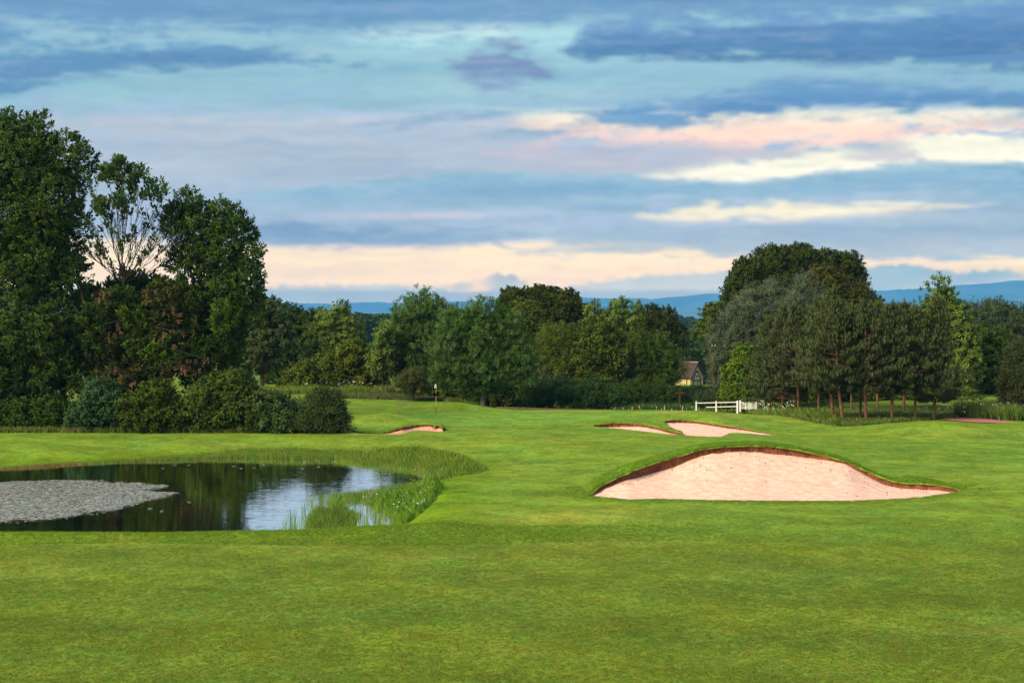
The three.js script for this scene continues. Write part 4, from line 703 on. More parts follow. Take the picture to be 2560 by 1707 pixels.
tree('broadleaf_tree', 'round blue-green tree on a bare forked trunk straight behind the flag', 115, [[1205, 788, 40, 34], [1150, 815, 46, 42], [1258, 826, 44, 42], [1122, 866, 40, 46], [1200, 860, 58, 56], [1292, 880, 40, 50], [1145, 918, 52, 46], [1230, 925, 60, 48], [1305, 925, 30, 42], [1108, 930, 28, 34], [1190, 955, 50, 26]], { ...far, color: greens.ash, tip: G(0.09, 0.155, 0.05), shape: 'ash', leaf: 0.42, clump: 0.7, per: 19, fill: 0.68, stem: 1207, bark: 'grey', girth: 0.03 });
tree('broadleaf_tree', 'small round olive-bronze tree by the rail fence left of the flag', 118, [[1036, 943, 28, 18], [1012, 958, 24, 15], [1062, 957, 26, 17], [1036, 970, 28, 13]], { ...far, color: greens.bronze, tip: G(0.08, 0.11, 0.03), leaf: 0.3, clump: 0.36, fill: 0.6, shape: 'fine', stem: 1034, twigs: 30 });
tree('broadleaf_tree', 'dark oak crown rising above the middle of the belt', 156, [[1290, 755, 40, 28], [1350, 752, 42, 30], [1410, 765, 42, 32], [1446, 796, 24, 28], [1380, 806, 60, 44], [1268, 786, 26, 26]], { ...far, color: greens.oak, leaf: 0.5, clump: 0.62 });
tree('broadleaf_tree', 'yellow-green tree half hidden between the round tree and the dark oak', 136, [[1310, 785, 24, 26], [1326, 815, 32, 34], [1338, 855, 36, 40]], { ...far, color: greens.olive, tip: greens.light });
tree('broadleaf_tree', 'pale green poplar with two pointed tops in the middle of the belt', 144, [[1485, 788, 20, 26], [1548, 780, 18, 30], [1582, 796, 18, 32], [1520, 815, 36, 34], [1568, 838, 32, 36], [1480, 830, 30, 30]], { ...far, color: greens.light, fill: 0.55, shape: 'round', vary: 0.3 });
tree('broadleaf_tree', 'dark rounded tree at the right end of the belt behind the poplar', 172, [[1622, 798, 32, 28], [1662, 804, 34, 28], [1648, 840, 44, 38], [1692, 840, 16, 32], [1600, 830, 24, 30]], { ...far, color: greens.oak });
tree('broadleaf_tree', 'soft olive-green tree right of the round blue-green tree', 129, [[1395, 850, 52, 38], [1370, 900, 44, 52], [1440, 880, 46, 48], [1410, 940, 50, 48]], { ...far, color: greens.olive, tip: G(0.09, 0.13, 0.03), shape: 'fine' });
tree('broadleaf_tree', 'mid-green tree below the pale poplar', 127, [[1500, 850, 44, 36], [1470, 905, 40, 46], [1530, 900, 46, 48], [1500, 955, 52, 40]], { ...far, color: greens.mid, tip: greens.olive });
tree('broadleaf_tree', 'dark green tree hiding the left side of the yellow cottage', 128, [[1590, 870, 42, 38], [1640, 888, 40, 40], [1676, 915, 32, 38], [1590, 925, 50, 44], [1650, 950, 42, 36]], { ...far, color: greens.mid, tip: G(0.06, 0.12, 0.02), shape: 'fine' });
tree('shrub', 'bushes growing behind the bare trunk of the round tree', 124, [[1110, 985, 50, 30], [1180, 980, 46, 34], [1250, 985, 46, 34], [1310, 980, 40, 40]], { ...far, shrub: true, color: greens.mid, leaf: 0.46, clump: 0.6 });
const hedge = { ...far, shrub: true, group: 'hedge bushes behind the low fence', leaf: 0.38, clump: 0.48, shape: 'fine' };
tree('shrub', 'dark hedge bush at the foot of the olive-green tree behind the low fence', 121, [[1350, 990, 40, 30], [1400, 985, 42, 34], [1440, 1000, 36, 24]], { ...hedge, color: G(0.045, 0.09, 0.025) });
tree('shrub', 'hedge bush behind the low fence below the mid-green tree', 120, [[1480, 988, 40, 32], [1530, 996, 36, 26]], { ...hedge, color: G(0.05, 0.1, 0.022) });
tree('shrub', 'dark hedge bush behind the cattails', 124, [[1590, 990, 46, 30], [1650, 995, 36, 24]], { ...hedge, color: greens.dark });
tree('shrub', 'low hedge bush in front of the yellow cottage', 150, [[1690, 992, 36, 18], [1745, 988, 40, 20], [1800, 990, 40, 22]], { ...hedge, color: G(0.045, 0.085, 0.025) });
tree('shrub', 'rounded bramble bush behind the white rail fence', 142, [[1775, 1003, 36, 12], [1820, 1000, 40, 14], [1860, 990, 36, 22]], { ...hedge, color: G(0.05, 0.09, 0.03) });

// ---- the right-hand wood
const wood = 'trees round the pine grove', rg = { ...far, group: wood };
tree('broadleaf_tree', 'great dark domed oak standing above the pines', 168, [[1858, 722, 48, 46], [1880, 680, 42, 36], [1932, 656, 50, 38], [2000, 650, 54, 36], [2058, 662, 42, 34], [2122, 662, 34, 28], [2138, 698, 28, 32], [2080, 712, 58, 44], [1960, 720, 76, 52], [2138, 730, 22, 22], [1830, 760, 26, 30], [1800, 795, 30, 34]], { ...rg, color: greens.oak, leaf: 0.42, clump: 0.62, per: 18, fill: 0.6, stem: 1980, tip: G(0.05, 0.08, 0.012) });
tree('broadleaf_tree', 'olive-gold tree in front of the oak on its right', 155, [[2060, 715, 56, 40], [2130, 745, 46, 34], [2030, 750, 46, 40], [2180, 770, 26, 24], [2100, 780, 60, 36]], { ...rg, color: G(0.08, 0.085, 0.012) });
tree('broadleaf_tree', 'grey-green willow left of the pines, in front of the oak', 142, [[1880, 758, 34, 34], [1935, 742, 34, 36], [1850, 808, 42, 44], [1915, 800, 44, 46], [1826, 868, 44, 48], [1890, 860, 44, 48], [1806, 905, 32, 44], [1795, 850, 26, 34], [1798, 950, 24, 34]], { ...rg, color: greens.grey, shape: 'willow', fill: 0.55, stem: 1850, bark: 'grey' });
tree('broadleaf_tree', 'narrow silvery willow top behind the pines', 138, [[2010, 728, 22, 36], [2035, 762, 30, 34], [1990, 775, 30, 36], [2010, 820, 40, 40]], { ...rg, color: greens.grey, shape: 'willow' });
tree('broadleaf_tree', 'yellowish tree at the left side of the willow near the cottage', 158, [[1786, 800, 28, 36], [1770, 835, 22, 28], [1800, 840, 26, 34]], { ...rg, color: greens.olive });
tree('shrub', 'bright yellow-green bush at the left foot of the pines', 137, [[1856, 896, 20, 28], [1842, 935, 28, 34], [1878, 940, 26, 38], [1850, 975, 34, 26], [1825, 985, 22, 18]], { ...rg, shrub: true, color: greens.lime, leaf: 0.42, clump: 0.48 });
tree('broadleaf_tree', 'light green pointed tree rising behind the right end of the pines', 126, [[2345, 728, 20, 26], [2356, 758, 34, 32], [2388, 795, 32, 40], [2408, 850, 34, 44], [2415, 905, 32, 44], [2330, 800, 36, 40], [2395, 945, 34, 30]], { ...rg, color: greens.light, tip: G(0.14, 0.2, 0.03), fill: 0.6, shape: 'round' });
tree('broadleaf_tree', 'deep green tree between the pines and the right edge', 132, [[2450, 870, 48, 52], [2500, 880, 44, 50], [2450, 940, 56, 52], [2510, 950, 48, 48], [2480, 990, 60, 24]], { ...rg, color: greens.mid });
tree('broadleaf_tree', 'grey-green bushy tree at the right edge against the blue hill', 150, [[2440, 792, 36, 32], [2490, 784, 38, 32], [2535, 800, 36, 36], [2575, 825, 36, 44], [2500, 835, 56, 42], [2440, 830, 40, 40]], { ...rg, color: G(0.07, 0.105, 0.05), shape: 'fine' });
tree('broadleaf_tree', 'brownish conifer cut by the right edge of the picture', 102, [[2552, 900, 26, 44], [2546, 950, 32, 44], [2570, 990, 44, 34], [2535, 990, 24, 26]], { ...rg, color: G(0.055, 0.07, 0.022), shape: 'willow', leaf: 0.42, clump: 0.48 });
tree('shrub', 'undergrowth behind the pine trunks on the left', 124, [[1960, 985, 50, 34], [2040, 990, 50, 34], [2110, 1000, 50, 34]], { ...rg, shrub: true, color: greens.mid, twigs: 10 });
tree('shrub', 'undergrowth behind the pine trunks on the right', 122, [[2180, 1000, 50, 34], [2260, 1000, 50, 34], [2340, 1000, 50, 34], [2410, 1010, 40, 30]], { ...rg, shrub: true, color: greens.mid, twigs: 10 });

// ---- pines
const tuftGeo = (() => { // a shoot with stiff needles all round and a short pale candle
  const r = rng(41), pos = [], nor = [], col = [], idx = [];
  for (let k = 0; k < 46; k++) { const q = k * 2.4, t = k / 46, e = 0.25 + 1.25 * r(), l = 0.5 * (0.7 + 0.5 * r()), y = t * 0.35, c = Math.cos(q), s = Math.sin(q), b = pos.length / 3, dx = c * Math.sin(e), dy = Math.cos(e), dz = s * Math.sin(e), w = 0.017, k2 = 0.8 + 0.4 * r(); pos.push(-s * w, y, c * w, s * w, y, -c * w, dx * l, y + dy * l, dz * l); for (let j = 0; j < 3; j++) { nor.push(c * 0.6, 0.8, s * 0.6); col.push(k2, k2, k2); } idx.push(b, b + 1, b + 2); }
  for (let k = 0; k < 4; k++) { const a = k * 1.571, c = a + 1.571, b = pos.length / 3; pos.push(Math.cos(a) * 0.03, 0.35, Math.sin(a) * 0.03, Math.cos(c) * 0.03, 0.35, Math.sin(c) * 0.03, 0, 0.85, 0); for (let j = 0; j < 3; j++) { nor.push(Math.cos(a), 0.3, Math.sin(a)); col.push(2.6, 2.1, 1.3); } idx.push(b, b + 1, b + 2); }
  const g = new THREE.BufferGeometry(); g.setAttribute('position', new THREE.Float32BufferAttribute(pos, 3)); g.setAttribute('normal', new THREE.Float32BufferAttribute(nor, 3)); g.setAttribute('color', new THREE.Float32BufferAttribute(col, 3)); g.setIndex(idx); return g;
})();
const needleMat = new THREE.MeshStandardMaterial({ color: 0xffffff, vertexColors: true, roughness: 0.7, side: THREE.DoubleSide });
function pine(label, px, d, topY, wide, o = {}) {
  const r = rng(++seedNo * 7), foot = onLand(px, d), root = thing('pine_tree', label, 'pine tree', 'grove of pines', foot), top = P(o.topX ?? px, topY, d).sub(foot), H = top.y, gs = [], spots = [], R = (o.r || 0.13) * 0.72, bow = o.bow || 0;
  const axis = (t) => V(top.x * t + bow * Math.sin(Math.PI * t), H * t, top.z * 0 + (o.sway || 0) * Math.sin(Math.PI * t));
  gs.push(limb([axis(-0.03), axis(0.03), axis(0.2), axis(0.4), axis(0.65), axis(0.85), axis(1)], [R * 1.25, R * 1.05, R, R * 0.85, R * 0.55, R * 0.28, R * 0.06], 8));
  const low = (o.low ?? 0.2) * (0.75 + 0.5 * r()), W = wide * d / F;
  for (let t = low; t < 0.985; t += 0.056 * (0.75 + 0.5 * r())) {
    const u = (t - low) / (1 - low), n = 5 + Math.floor(r() * 2), a0 = r() * 6.28, reach = W * 1.5 * Math.min(1, 0.6 + u * 2) * Math.pow(1 - u, 1.05) * (0.6 + 0.65 * r()) + 0.1;
    for (let k = 0; k < n; k++) {
      const a = a0 + k / n * 6.283 + (r() - 0.5) * 0.5, L = reach * (0.75 + 0.45 * r()), s = axis(t), dx = Math.cos(a), dz = Math.sin(a), rise = lerp(0.02, 0.7, u) * L + (r() - 0.5) * 0.25;
      const m = s.clone().add(V(dx * L * 0.5, rise * 0.28, dz * L * 0.5)), e = s.clone().add(V(dx * L, rise, dz * L));
      gs.push(limb([s, m, e], [0.035 * (1 - u) + 0.015, 0.022, 0.01], 4));
      const shoots = Math.ceil(L * 4) + 2;
      for (let j = 0; j < shoots; j++) {
        const f = 0.36 + 0.64 * Math.sqrt((j + 0.4 + 0.6 * r()) / shoots), p = f < 0.5 ? s.clone().lerp(m, f * 2) : m.clone().lerp(e, f * 2 - 1), sp = 0.16 + 0.12 * r();
        for (let c = 0; c < 4; c++) { const q = p.clone().add(V((r() - 0.5) * sp * 2.4, (r() - 0.35) * 0.3, (r() - 0.5) * sp * 2.4)); spots.push({ at: q.add(foot), dir: V(dx * 0.25 + (r() - 0.5) * 0.45, 0.9 + r() * 0.4, dz * 0.25 + (r() - 0.5) * 0.45).normalize(), spin: r() * 6.28, size: 0.3 + 0.22 * r(), color: tint(r, greens.pine, 0.32) }); }
      }
    }
  }
  for (let k = 0; k < 9; k++) spots.push({ at: axis(0.9 + 0.014 * k).add(V((r() - 0.5) * 0.12, 0, (r() - 0.5) * 0.12)).add(foot), dir: V((r() - 0.5) * 0.3, 1, (r() - 0.5) * 0.3).normalize(), spin: r() * 6, size: 0.5, color: tint(r, greens.pine, 0.2) });
  part('trunk', mergeGeometries(gs), barks.pine, root);
  crownMass('needles', spots, tuftGeo, root, foot, needleMat);
}
pine('leftmost pine of the grove, beside the bright bush', 1925, 116, 800, 58, { low: 0.12, r: 0.12 });
pine('second pine from the left in the grove', 1958, 114, 772, 58, { low: 0.16, r: 0.15 });
pine('pine on a slanting trunk, third from the left', 1998, 112, 762, 55, { low: 0.2, topX: 1988, r: 0.13 });
pine('slim pine close behind the slanting one on the left', 2018, 118, 770, 52, { low: 0.24, r: 0.11 });
pine('pine with a thin short trunk left of the front pair', 2048, 110, 750, 58, { low: 0.2, r: 0.11 });
pine('stout front pine with the highest top, left of the curved pine', 2084, 97, 734, 66, { low: 0.22, topX: 2080, r: 0.16, bow: -0.15 });
pine('front pine with the curved leaning trunk', 2109, 95.5, 752, 62, { low: 0.24, topX: 2098, r: 0.14, bow: -0.28 });
pine('thin pine in the second row right of the curved pine', 2130, 108, 766, 52, { low: 0.26, r: 0.09 });
pine('left one of the close pair of straight front pines', 2153, 97.5, 770, 55, { low: 0.24, r: 0.12 });
pine('right one of the close pair of straight front pines, with the brightest trunk', 2167, 95.5, 760, 60, { low: 0.23, r: 0.14, bow: -0.08 });
pine('shaded pine in the second row behind the close pair', 2195, 107, 762, 56, { low: 0.28, r: 0.11 });
pine('straight front pine standing alone in the middle of the right half', 2232, 95.8, 762, 62, { low: 0.25, r: 0.15 });
pine('shaded second-row pine right of the lone front pine', 2262, 104, 758, 58, { low: 0.3, r: 0.13 });
pine('front pine with a thin reddish trunk, second from the right', 2290, 96.5, 772, 60, { low: 0.26, r: 0.12 });
pine('rightmost pine of the grove, tilting right with bare lower branches', 2336, 97, 752, 70, { low: 0.2, topX: 2344, r: 0.14, bow: 0.1 });

// ---------------------------------------------------------------- flag on the green
{
  const foot = hit(1090, 1036, 90), root = thing('golf_flag', 'white golf flag hanging on a striped pole on the green', 'flag', null, foot), s = -foot.z / F;
  const yAt = (py) => P(1090, py, -foot.z).y - foot.y;
  const cols = [mat(0.03, 0.03, 0.03, 0.5), mat(0.7, 0.42, 0.06, 0.5)];
  [[1037, 1017, 0], [1017, 992, 1], [992, 982, 0], [982, 974, 1], [974, 958, 0]].forEach(([a, b, c]) => part('pole_section', new THREE.CylinderGeometry(0.019, 0.019, yAt(b) - yAt(a), 10).translate(0, (yAt(a) + yAt(b)) / 2, 0), cols[c], root));
  part('cup', new THREE.CylinderGeometry(0.055, 0.055, 0.02, 16).translate(0, 0.004, 0), cols[0], root);
  // cloth hanging in folds
  const g = new THREE.PlaneGeometry(1, 1, 14, 12), p = g.attributes.position, top = yAt(959.5), bot = yAt(970.5);
  for (let i = 0; i < p.count; i++) { const u = p.getX(i) + 0.5, v = 0.5 - p.getY(i); p.setXYZ(i, 0.02 - u * (0.1 + 0.07 * v) + 0.03 * v, lerp(top, bot, v * (1 - 0.12 * u)) - 0.03 * u, 0.06 * Math.sin(u * 11) * (0.5 + 0.5 * v) + 0.02); }
  g.computeVertexNormals();
  part('cloth', g, new THREE.MeshStandardMaterial({ color: new THREE.Color().setRGB(0.85, 0.85, 0.87), roughness: 0.8, side: THREE.DoubleSide }), root);
}
// ---------------------------------------------------------------- fences
const whitePaint = new THREE.MeshStandardMaterial({ color: new THREE.Color().setRGB(0.82, 0.82, 0.82), roughness: 0.7 });
const oldWood = bark(0.3, 0.22, 0.15), darkWood = bark(0.1, 0.075, 0.05), paleWood = bark(0.5, 0.38, 0.27);
const beam = (a, b, w, h) => { const d = b.clone().sub(a), g = new THREE.BoxGeometry(d.length(), h, w), m = new THREE.Matrix4(), x = d.normalize(), z = V().crossVectors(x, Y).normalize(), y = V().crossVectors(z, x); m.makeBasis(x, y, z).setPosition(a.clone().add(b).multiplyScalar(0.5)); return g.applyMatrix4(m); };
{
  const d = 122, base = P(1790, 1030, d), root = thing('rail_fence', 'white two-rail fence beside the white gate at the wood', 'fence', null, base), at = (px, py, dd = d) => P(px, py, dd).sub(base);
  for (const [px, t, w] of [[1741, 1004.5, 0.1], [1791, 1004, 0.1], [1844, 1003, 0.13]]) { const a = at(px, t), low = land(a.x + base.x, d) - base.y - 0.1; part('post', box(w, a.y - low, 0.13, a.x, (a.y + low) / 2, a.z), whitePaint, root); part('post_cap', box(w + 0.05, 0.04, 0.18, a.x, a.y + 0.02, a.z), whitePaint, root); }
  for (const [x0, y0, x1, y1] of [[1743, 1007.5, 1790, 1006.5], [1792, 1006.5, 1843, 1005], [1766, 1018, 1790, 1017.3], [1792, 1017.2, 1843, 1016]]) part('rail', beam(at(x0, y0), at(x1, y1), 0.04, 0.075), whitePaint, root);
}
{
  const d = 121.6, base = P(1870, 1030, d), root = thing('field_gate', 'white five-bar gate between the rail fence and the cow parsley', 'gate', null, base), at = (px, py, dd = d) => P(px, py, dd).sub(base);
  for (const [px, t, m, b] of [[1851, 1000.5, whitePaint, 1029], [1891, 1001.5, whitePaint, 1024], [1865, 1004, whitePaint, 1024], [1873, 1003.5, whitePaint, 1025], [1878, 1004, whitePaint, 1023]]) { const a = at(px, t), e = at(px, b), k = px === 1851 ? 0.12 : 0.07; part(px === 1851 || px === 1891 ? 'stile' : 'upright', box(k, a.y - e.y, k * 0.8, a.x, (a.y + e.y) / 2, a.z), m, root); }
  for (const y of [1006, 1011.5, 1016.5, 1021]) part('bar', beam(at(1852, y), at(1890, y - 0.4), 0.04, 0.065), whitePaint, root);
  part('brace', beam(at(1854, 1005.5, d - 0.08), at(1865, 1011, d - 0.08), 0.03, 0.08), whitePaint, root);
  const a = at(1894, 997.5), e = at(1894, 1026); part('gate_post', box(0.16, a.y - e.y, 0.16, a.x + 0.03, (a.y + e.y) / 2, a.z), oldWood, root);
}
function railFence(label, posts, rails, m, mr) { // posts [x, top y, depth, width], rails [x0, y0, d0, x1, y1, d1]
  const p0 = posts[0], base = P(p0[0], 1020, p0[2]); base.y = land(base.x, p0[2]);
  const root = thing('rail_fence', label, 'fence', 'weathered wooden fences behind the green', base);
  for (const [px, t, d, w = 0.12] of posts) { const a = P(px, t, d), low = Math.min(land(a.x, d) - 0.15, a.y - 0.3); part('post', box(w, a.y - low, w, a.x - base.x, (a.y + low) / 2 - base.y, a.z - base.z), m, root); }
  for (const [x0, y0, d0, x1, y1, d1] of rails) part('rail', beam(P(x0, y0, d0).sub(base), P(x1, y1, d1).sub(base), 0.06, 0.11), mr || m, root);
}
railFence('low weathered wooden rail along the back of the green', [1263, 1308, 1364, 1417, 1471, 1525, 1578].map((x, i) => [x, poly([[1263, 1016.5], [1417, 1020], [1578, 1024.5]], x), 113, 0.1]), [1240, 1263, 1308, 1364, 1417, 1471, 1525, 1578].slice(0, -1).map((x, i) => { const b = [1263, 1308, 1364, 1417, 1471, 1525, 1578][i], q = (v) => poly([[1240, 1018.5], [1263, 1019], [1417, 1024], [1578, 1027]], v); return [x + 1.5, q(x), 113, b - 1.5, q(b), 113]; }), oldWood);
railFence('pale short rail fence in front of the bronze-leaved tree', [[993, 1006, 111.5, 0.1], [998, 1007, 111.2, 0.12], [1008, 1009, 111, 0.12], [1032.5, 1008, 111, 0.12]], [[994, 1010, 111.4, 1008, 1012, 111], [1009, 1012, 111, 1032, 1013.5, 111], [1033, 1013.5, 111, 1052, 1015, 111]], paleWood);
railFence('dark rail fence behind the bronze-leaved tree', [[996.5, 1004.5, 117], [1011, 1003, 118], [1059, 1001, 119.5], [1087, 1000, 120]], [[997, 1008, 117, 1011, 1006.5, 118], [1011.5, 1006.5, 118, 1058.5, 1004.5, 119.5], [1059.5, 1004.5, 119.5, 1086, 1003, 120], [1087.5, 1003, 120, 1108, 1002, 120.5]], darkWood);
{ // brown wooden T-shaped post
  const d = 119, a = P(1699.5, 1003, d), root = thing('wooden_signpost', 'rust-brown wooden T-shaped post above the cattails', 'post', null, V(a.x, land(a.x, d), a.z)), m = bark(0.2, 0.06, 0.035), top = P(1699.5, 981.5, d).y - root.position.y;
  part('post', box(0.1, top + 0.2, 0.1, 0, top / 2 - 0.1, 0), m, root); part('crossbar', box(0.8, 0.09, 0.08, 0.02, top - 0.02, 0.095), m, root);
}
{ // telegraph pole
  const d = 141, a = P(1803, 952, d), root = thing('telegraph_pole', 'thin brown telegraph pole before the willow', 'pole', null, V(a.x, land(a.x, d), a.z)), top = P(1803, 858, d).y - root.position.y, m = bark(0.17, 0.1, 0.07);
  part('pole', new THREE.CylinderGeometry(0.06, 0.09, top + 0.4, 10).translate(0, top / 2 - 0.2, 0), m, root); part('crossarm', box(1.4, 0.1, 0.1, -0.3, top - 0.35, 0.12), m, root);
  for (const x of [-0.9, -0.6, 0.3]) part('insulator', new THREE.CylinderGeometry(0.03, 0.045, 0.14, 8).translate(x, top - 0.22, 0.12), mat(0.5, 0.5, 0.48, 0.3), root);
}
// ---------------------------------------------------------------- yellow cottage in the trees
{
  const d = 262, k = d / F, corner = P(1726.5, 943.5, d), root = thing('cottage', 'yellow half-timbered cottage with a brown tiled roof among the trees', 'house', null), w = 37.5 * k * 1.42, L = 3.6, rise = 36 * k, wallH = 3.0;
  // own axes: x along the gable, z along the ridge away from the gable
  root.position.set(corner.x, corner.y - wallH, corner.z); root.rotation.y = 0.8;
  const yellow = new THREE.MeshStandardMaterial({ color: new THREE.Color().setRGB(0.45, 0.36, 0.16), roughness: 0.9, bumpMap: soilBump, bumpScale: 0.01 }), black = mat(0.02, 0.018, 0.016, 0.7), roofM = new THREE.MeshStandardMaterial({ color: new THREE.Color().setRGB(0.09, 0.05, 0.045), roughness: 0.9, map: soilTex }), white = mat(0.75, 0.75, 0.72, 0.6), glass = mat(0.02, 0.025, 0.03, 0.1);
  const sh = new THREE.Shape(); sh.moveTo(0, 0); sh.lineTo(w, 0); sh.lineTo(w, wallH); sh.lineTo(w / 2, wallH + rise); sh.lineTo(0, wallH); sh.closePath();
  part('wall', new THREE.ExtrudeGeometry(sh, { depth: L, bevelEnabled: false }).translate(0, 0, -L), yellow, root);
  const slope = Math.hypot(w / 2, rise), ang = Math.atan2(rise, w / 2);
  for (const sgn of [-1, 1]) {
    const roof = part('roof', box(slope + 0.55, 0.12, L + 0.6), roofM, root); roof.position.set(w / 2 + sgn * (w / 4 + 0.12), wallH + rise / 2 - 0.02, -L / 2 + 0.05); roof.rotation.z = -sgn * ang;
    for (let c = 0; c < 11; c++) { const t = part('tile_course', box((slope + 0.5) / 11 + 0.03, 0.045, L + 0.64), roofM, roof); t.position.set((c - 5) * (slope + 0.5) / 11, 0.075, 0); t.rotation.z = -0.06 * sgn * -1; }
    const verge = part('bargeboard', box(slope + 0.6, 0.22, 0.06), black, root); verge.position.set(w / 2 + sgn * (w / 4 + 0.12), wallH + rise / 2 - 0.14, 0.4); verge.rotation.z = -sgn * ang;
  }
  part('ridge_tiles', new THREE.CylinderGeometry(0.16, 0.16, L + 0.66, 10).rotateX(Math.PI / 2).translate(w / 2, wallH + rise + 0.06, -L / 2 + 0.05), mat(0.3, 0.26, 0.25, 0.9), root);
  const tb = (a, b) => part('timber', beam(V(a[0], a[1], 0.04), V(b[0], b[1], 0.04), 0.08, 0.2), black, root), c = w / 2, ty = wallH - 0.6;
  tb([c - w * 0.36, ty], [c + w * 0.36, ty]); tb([c - w * 0.34, ty + 0.1], [c - 0.05, ty + rise * 0.66]); tb([c + w * 0.34, ty + 0.1], [c + 0.05, ty + rise * 0.66]); tb([c - w * 0.24, ty - 0.1], [c - w * 0.33, ty - 1.6]); tb([c + w * 0.24, ty - 0.1], [c + w * 0.33, ty - 1.6]); tb([c, ty - 0.1], [c, ty - 1.6]);
  const win = part('window', box(0.8, 0.85, 0.08, c, ty + 0.75, 0.05), white, root); for (const x of [-0.2, 0.2]) part('pane', box(0.26, 0.6, 0.03, c + x, ty + 0.75, 0.1), glass, win);
  part('drainpipe', new THREE.CylinderGeometry(0.06, 0.06, 2.6, 8).translate(-0.1, wallH - 1.4, -0.8), black, root);
  part('gutter', box(0.14, 0.12, L + 0.3, -0.14, wallH + 0.0, -L / 2), black, root);
}
// ---------------------------------------------------------------- red path and its border
{
  const pts = [[2385, 1052.5], [2440, 1052], [2480, 1053], [2530, 1062], [2500, 1067], [2440, 1064], [2400, 1058]];
  const cx = [], n = 24; // a bending strip of red gravel laid 4 mm proud of the ground
  const pos = [], uv = [], idx = [];
  const line = [[2600, 92], [2520, 93.5], [2450, 95.5], [2400, 98], [2365, 103], [2350, 110]].map(([px, d]) => onLand(px, d));
  const curve = new THREE.CatmullRomCurve3(line), M = 60;
  for (let i = 0; i <= M; i++) { const p = curve.getPoint(i / M), t = curve.getTangent(i / M), nx = -t.z, nz = t.x, l = Math.hypot(nx, nz); for (let j = 0; j <= 4; j++) { const o = (j / 4 - 0.5) * 3.2, x = p.x + nx / l * o, z = p.z + nz / l * o; pos.push(x, land(x, -z) + 0.05, z); uv.push(x, z); } }
  for (let i = 0; i < M; i++) for (let j = 0; j < 4; j++) { const a = i * 5 + j, b = a + 5; idx.push(a, a + 1, b, b, a + 1, b + 1); }
  const g = new THREE.BufferGeometry(); g.setAttribute('position', new THREE.Float32BufferAttribute(pos, 3)); g.setAttribute('uv', new THREE.Float32BufferAttribute(uv, 2)); g.setIndex(idx); g.computeVertexNormals();
  tag(part('path', g, new THREE.MeshStandardMaterial({ color: new THREE.Color().setRGB(0.45, 0.15, 0.12), map: sandTex, roughness: 1, side: THREE.DoubleSide }), scene), 'red gravel path curving behind the mound on the right', 'path', null, 'structure');
}
// ---------------------------------------------------------------- rough growth
function meadow(label, seed, n, region, h, color, name = 'tall_grass') { // region: [x0, x1, d0, d1, test?]
  const r = rng(seed), items = [];
  for (let k = 0; k < n * 3 && items.length < n; k++) { const px = lerp(region[0], region[1], r()), d = lerp(region[2], region[3], r()), x = (px - CPX) / F * d; if (region[4] && !region[4](px, d)) continue; items.push([x, land(x, d) - 0.02, -d, 0.5 + 0.3 * r(), h * (0.5 + 0.7 * r()) * (0.6 + 0.8 * fbm(x / 1.7 + seed, d / 1.7, 2)), r() * 6.3, tint(r, r() < 0.12 ? [0.22, 0.18, 0.07] : color, 0.3), (r() - 0.5) * 0.35]); }
  mass(name, meadowTuft, bladeMat, items, scene, label, 'grass');
}
meadow('tall flowering grass by the red path at the right edge', 201, 3600, [2395, 2620, 96, 106, (x, d) => d > 97.5 + (2460 - x) * 0.02], 0.9, [0.115, 0.19, 0.02]);
meadow('rough grassy bank between the white gate and the pines', 203, 4200, [1885, 2100, 92, 124, (x, d) => d > poly(woodEdge, x) + 0.4], 0.5, [0.155, 0.24, 0.02]);
meadow('long grass on the floor of the pine grove', 205, 6500, [2000, 2420, 90.5, 110, (x, d) => d > poly(woodEdge, x) + 0.3], 0.26, [0.155, 0.24, 0.02]);
meadow('tawny long grass behind the rail fence left of the flag', 207, 4200, [800, 1110, 119, 130], 0.34, [0.13, 0.16, 0.035]);
meadow('rough grass under the left-hand trees', 209, 4200, [-60, 780, 85.6, 89], 0.42, [0.155, 0.24, 0.02]);
meadow('green undergrowth below the olive thicket', 211, 3200, [640, 980, 126, 134], 0.7, [0.155, 0.24, 0.02]);
meadow('rough grass under the hedge behind the low fence', 213, 3600, [1120, 1760, 116, 122], 0.5, [0.155, 0.24, 0.02]);
{ // cattails: blades with pale fluffy heads
  const r = rng(221), blades = [], heads = [];
  for (let k = 0; k < 1500; k++) { const px = lerp(1535, 1730, r()), d = lerp(113.5, 118, r()), p = onLand(px, d), h = (0.7 + 0.6 * r()) * lerp(0.8, 1.15, sstep(1540, 1620, px)); blades.push([p.x, p.y, p.z, 1.1, h, r() * 6.3, tint(r, [0.055, 0.12, 0.018], 0.3), (r() - 0.5) * 0.12]); if (r() < 0.055) heads.push([p.x, p.y + h * 0.62, p.z + 0.3, 1, 1, r() * 6, tint(r, [0.5, 0.4, 0.3], 0.2), (r() - 0.5) * 0.2]); }
  mass('cattails', reedTuft, bladeMat, blades, scene, 'stand of cattails with pale heads behind the right end of the low fence', 'cattails');
  mass('cattail_heads', new THREE.CapsuleGeometry(0.035, 0.22, 3, 6), mat(1, 1, 1, 1), heads, scene, 'pale fluffy seed heads of the cattails', 'cattails');
}
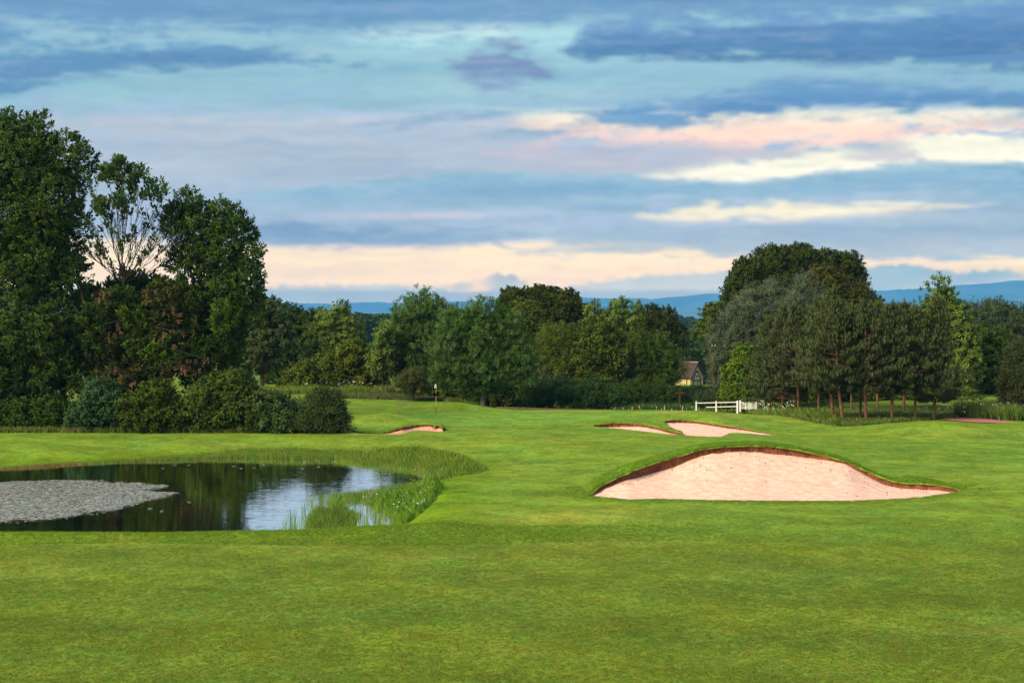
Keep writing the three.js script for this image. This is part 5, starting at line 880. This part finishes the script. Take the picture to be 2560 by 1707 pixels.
{ // cow parsley: flat white heads
  const heads = (seed, n, reg, h0, h1) => { const r = rng(seed), it = []; for (let k = 0; k < n; k++) { const px = lerp(reg[0], reg[1], r()), d = lerp(reg[2], reg[3], r()), p = onLand(px, d); it.push([p.x, p.y + lerp(h0, h1, r()) - 1, p.z, 0.36 + 0.3 * r(), 1, r() * 6, tint(r, [0.72, 0.7, 0.6], 0.1), (r() - 0.5) * 0.05]); } return it; };
  mass('cow_parsley', umbel, petalMat, heads(231, 42, [1885, 1990, 101, 116], 0.4, 1.1), scene, 'white cow parsley heads beside the white gate', 'wildflowers');
  mass('cow_parsley', umbel, petalMat, heads(233, 40, [2400, 2580, 97, 103], 0.5, 1.15), scene, 'white cow parsley heads at the right edge by the red path', 'wildflowers');
  mass('cow_parsley', umbel, petalMat, heads(235, 18, [760, 1010, 127, 133], 0.5, 1.2), scene, 'few white cow parsley heads under the olive thicket', 'wildflowers');
  mass('cow_parsley', umbel, petalMat, heads(237, 16, [2290, 2400, 98, 102], 0.2, 0.6), scene, 'few white flower heads at the feet of the rightmost pines', 'wildflowers');
}
{ // woods and hedges of the far country
  const r = rng(241), geo = (() => { const spots = [], gs = [], rr = rng(5), leaf = sprig(21, 5, 0.9, 0.5, 0.6); for (let k = 0; k < 260; k++) { const z = -0.5 + 1.5 * (k + rr()) / 260, a = k * 2.4, w = Math.sqrt(Math.max(0.05, 1 - z * z)), f = 0.8 + 0.25 * rr(), l = leaf.clone().scale(0.13, 0.13, 0.13).rotateY(rr() * 6).rotateX((rr() - 0.5)); l.translate(Math.cos(a) * w * f * 0.5, (z * 0.42 + 0.52) * (0.92 + 0.16 * rr()), Math.sin(a) * w * f * 0.5); gs.push(l); } return mergeGeometries(gs); })();
  const items = [];
  const add = (px, d, h, c) => { const x = (px - CPX) / F * d; items.push([x, land(x, d) - 0.5, -d, h * (0.8 + 0.5 * r()), h, r() * 6, tint(r, c, 0.25)]); };
  for (let k = 0; k < 420; k++) { const px = lerp(560, 1150, r()), d = lerp(560, 900, r()); add(px, d, 10 + 6 * r(), greens.deep); }
  for (let k = 0; k < 260; k++) { const px = lerp(1560, 1830, r()), d = r() < 0.35 ? lerp(330, 400, r()) : lerp(560, 1000, r()); add(px, d, 7 + 6 * r(), greens.dark); }
  for (let k = 0; k < 900; k++) { const px = lerp(-700, 3300, r()), d = lerp(700, 2400, r()); add(px, d, 9 + 7 * r(), greens.deep); }
  for (let k = 0; k < 120; k++) { const px = lerp(2300, 2700, r()), d = lerp(300, 500, r()); add(px, d, 10 + 7 * r(), greens.dark); }
  mass('distant_wood', geo, leafMat, items, scene, 'far-off dark woods and hedges below the blue hills', 'wood');
}
renderer.render(scene, camera);
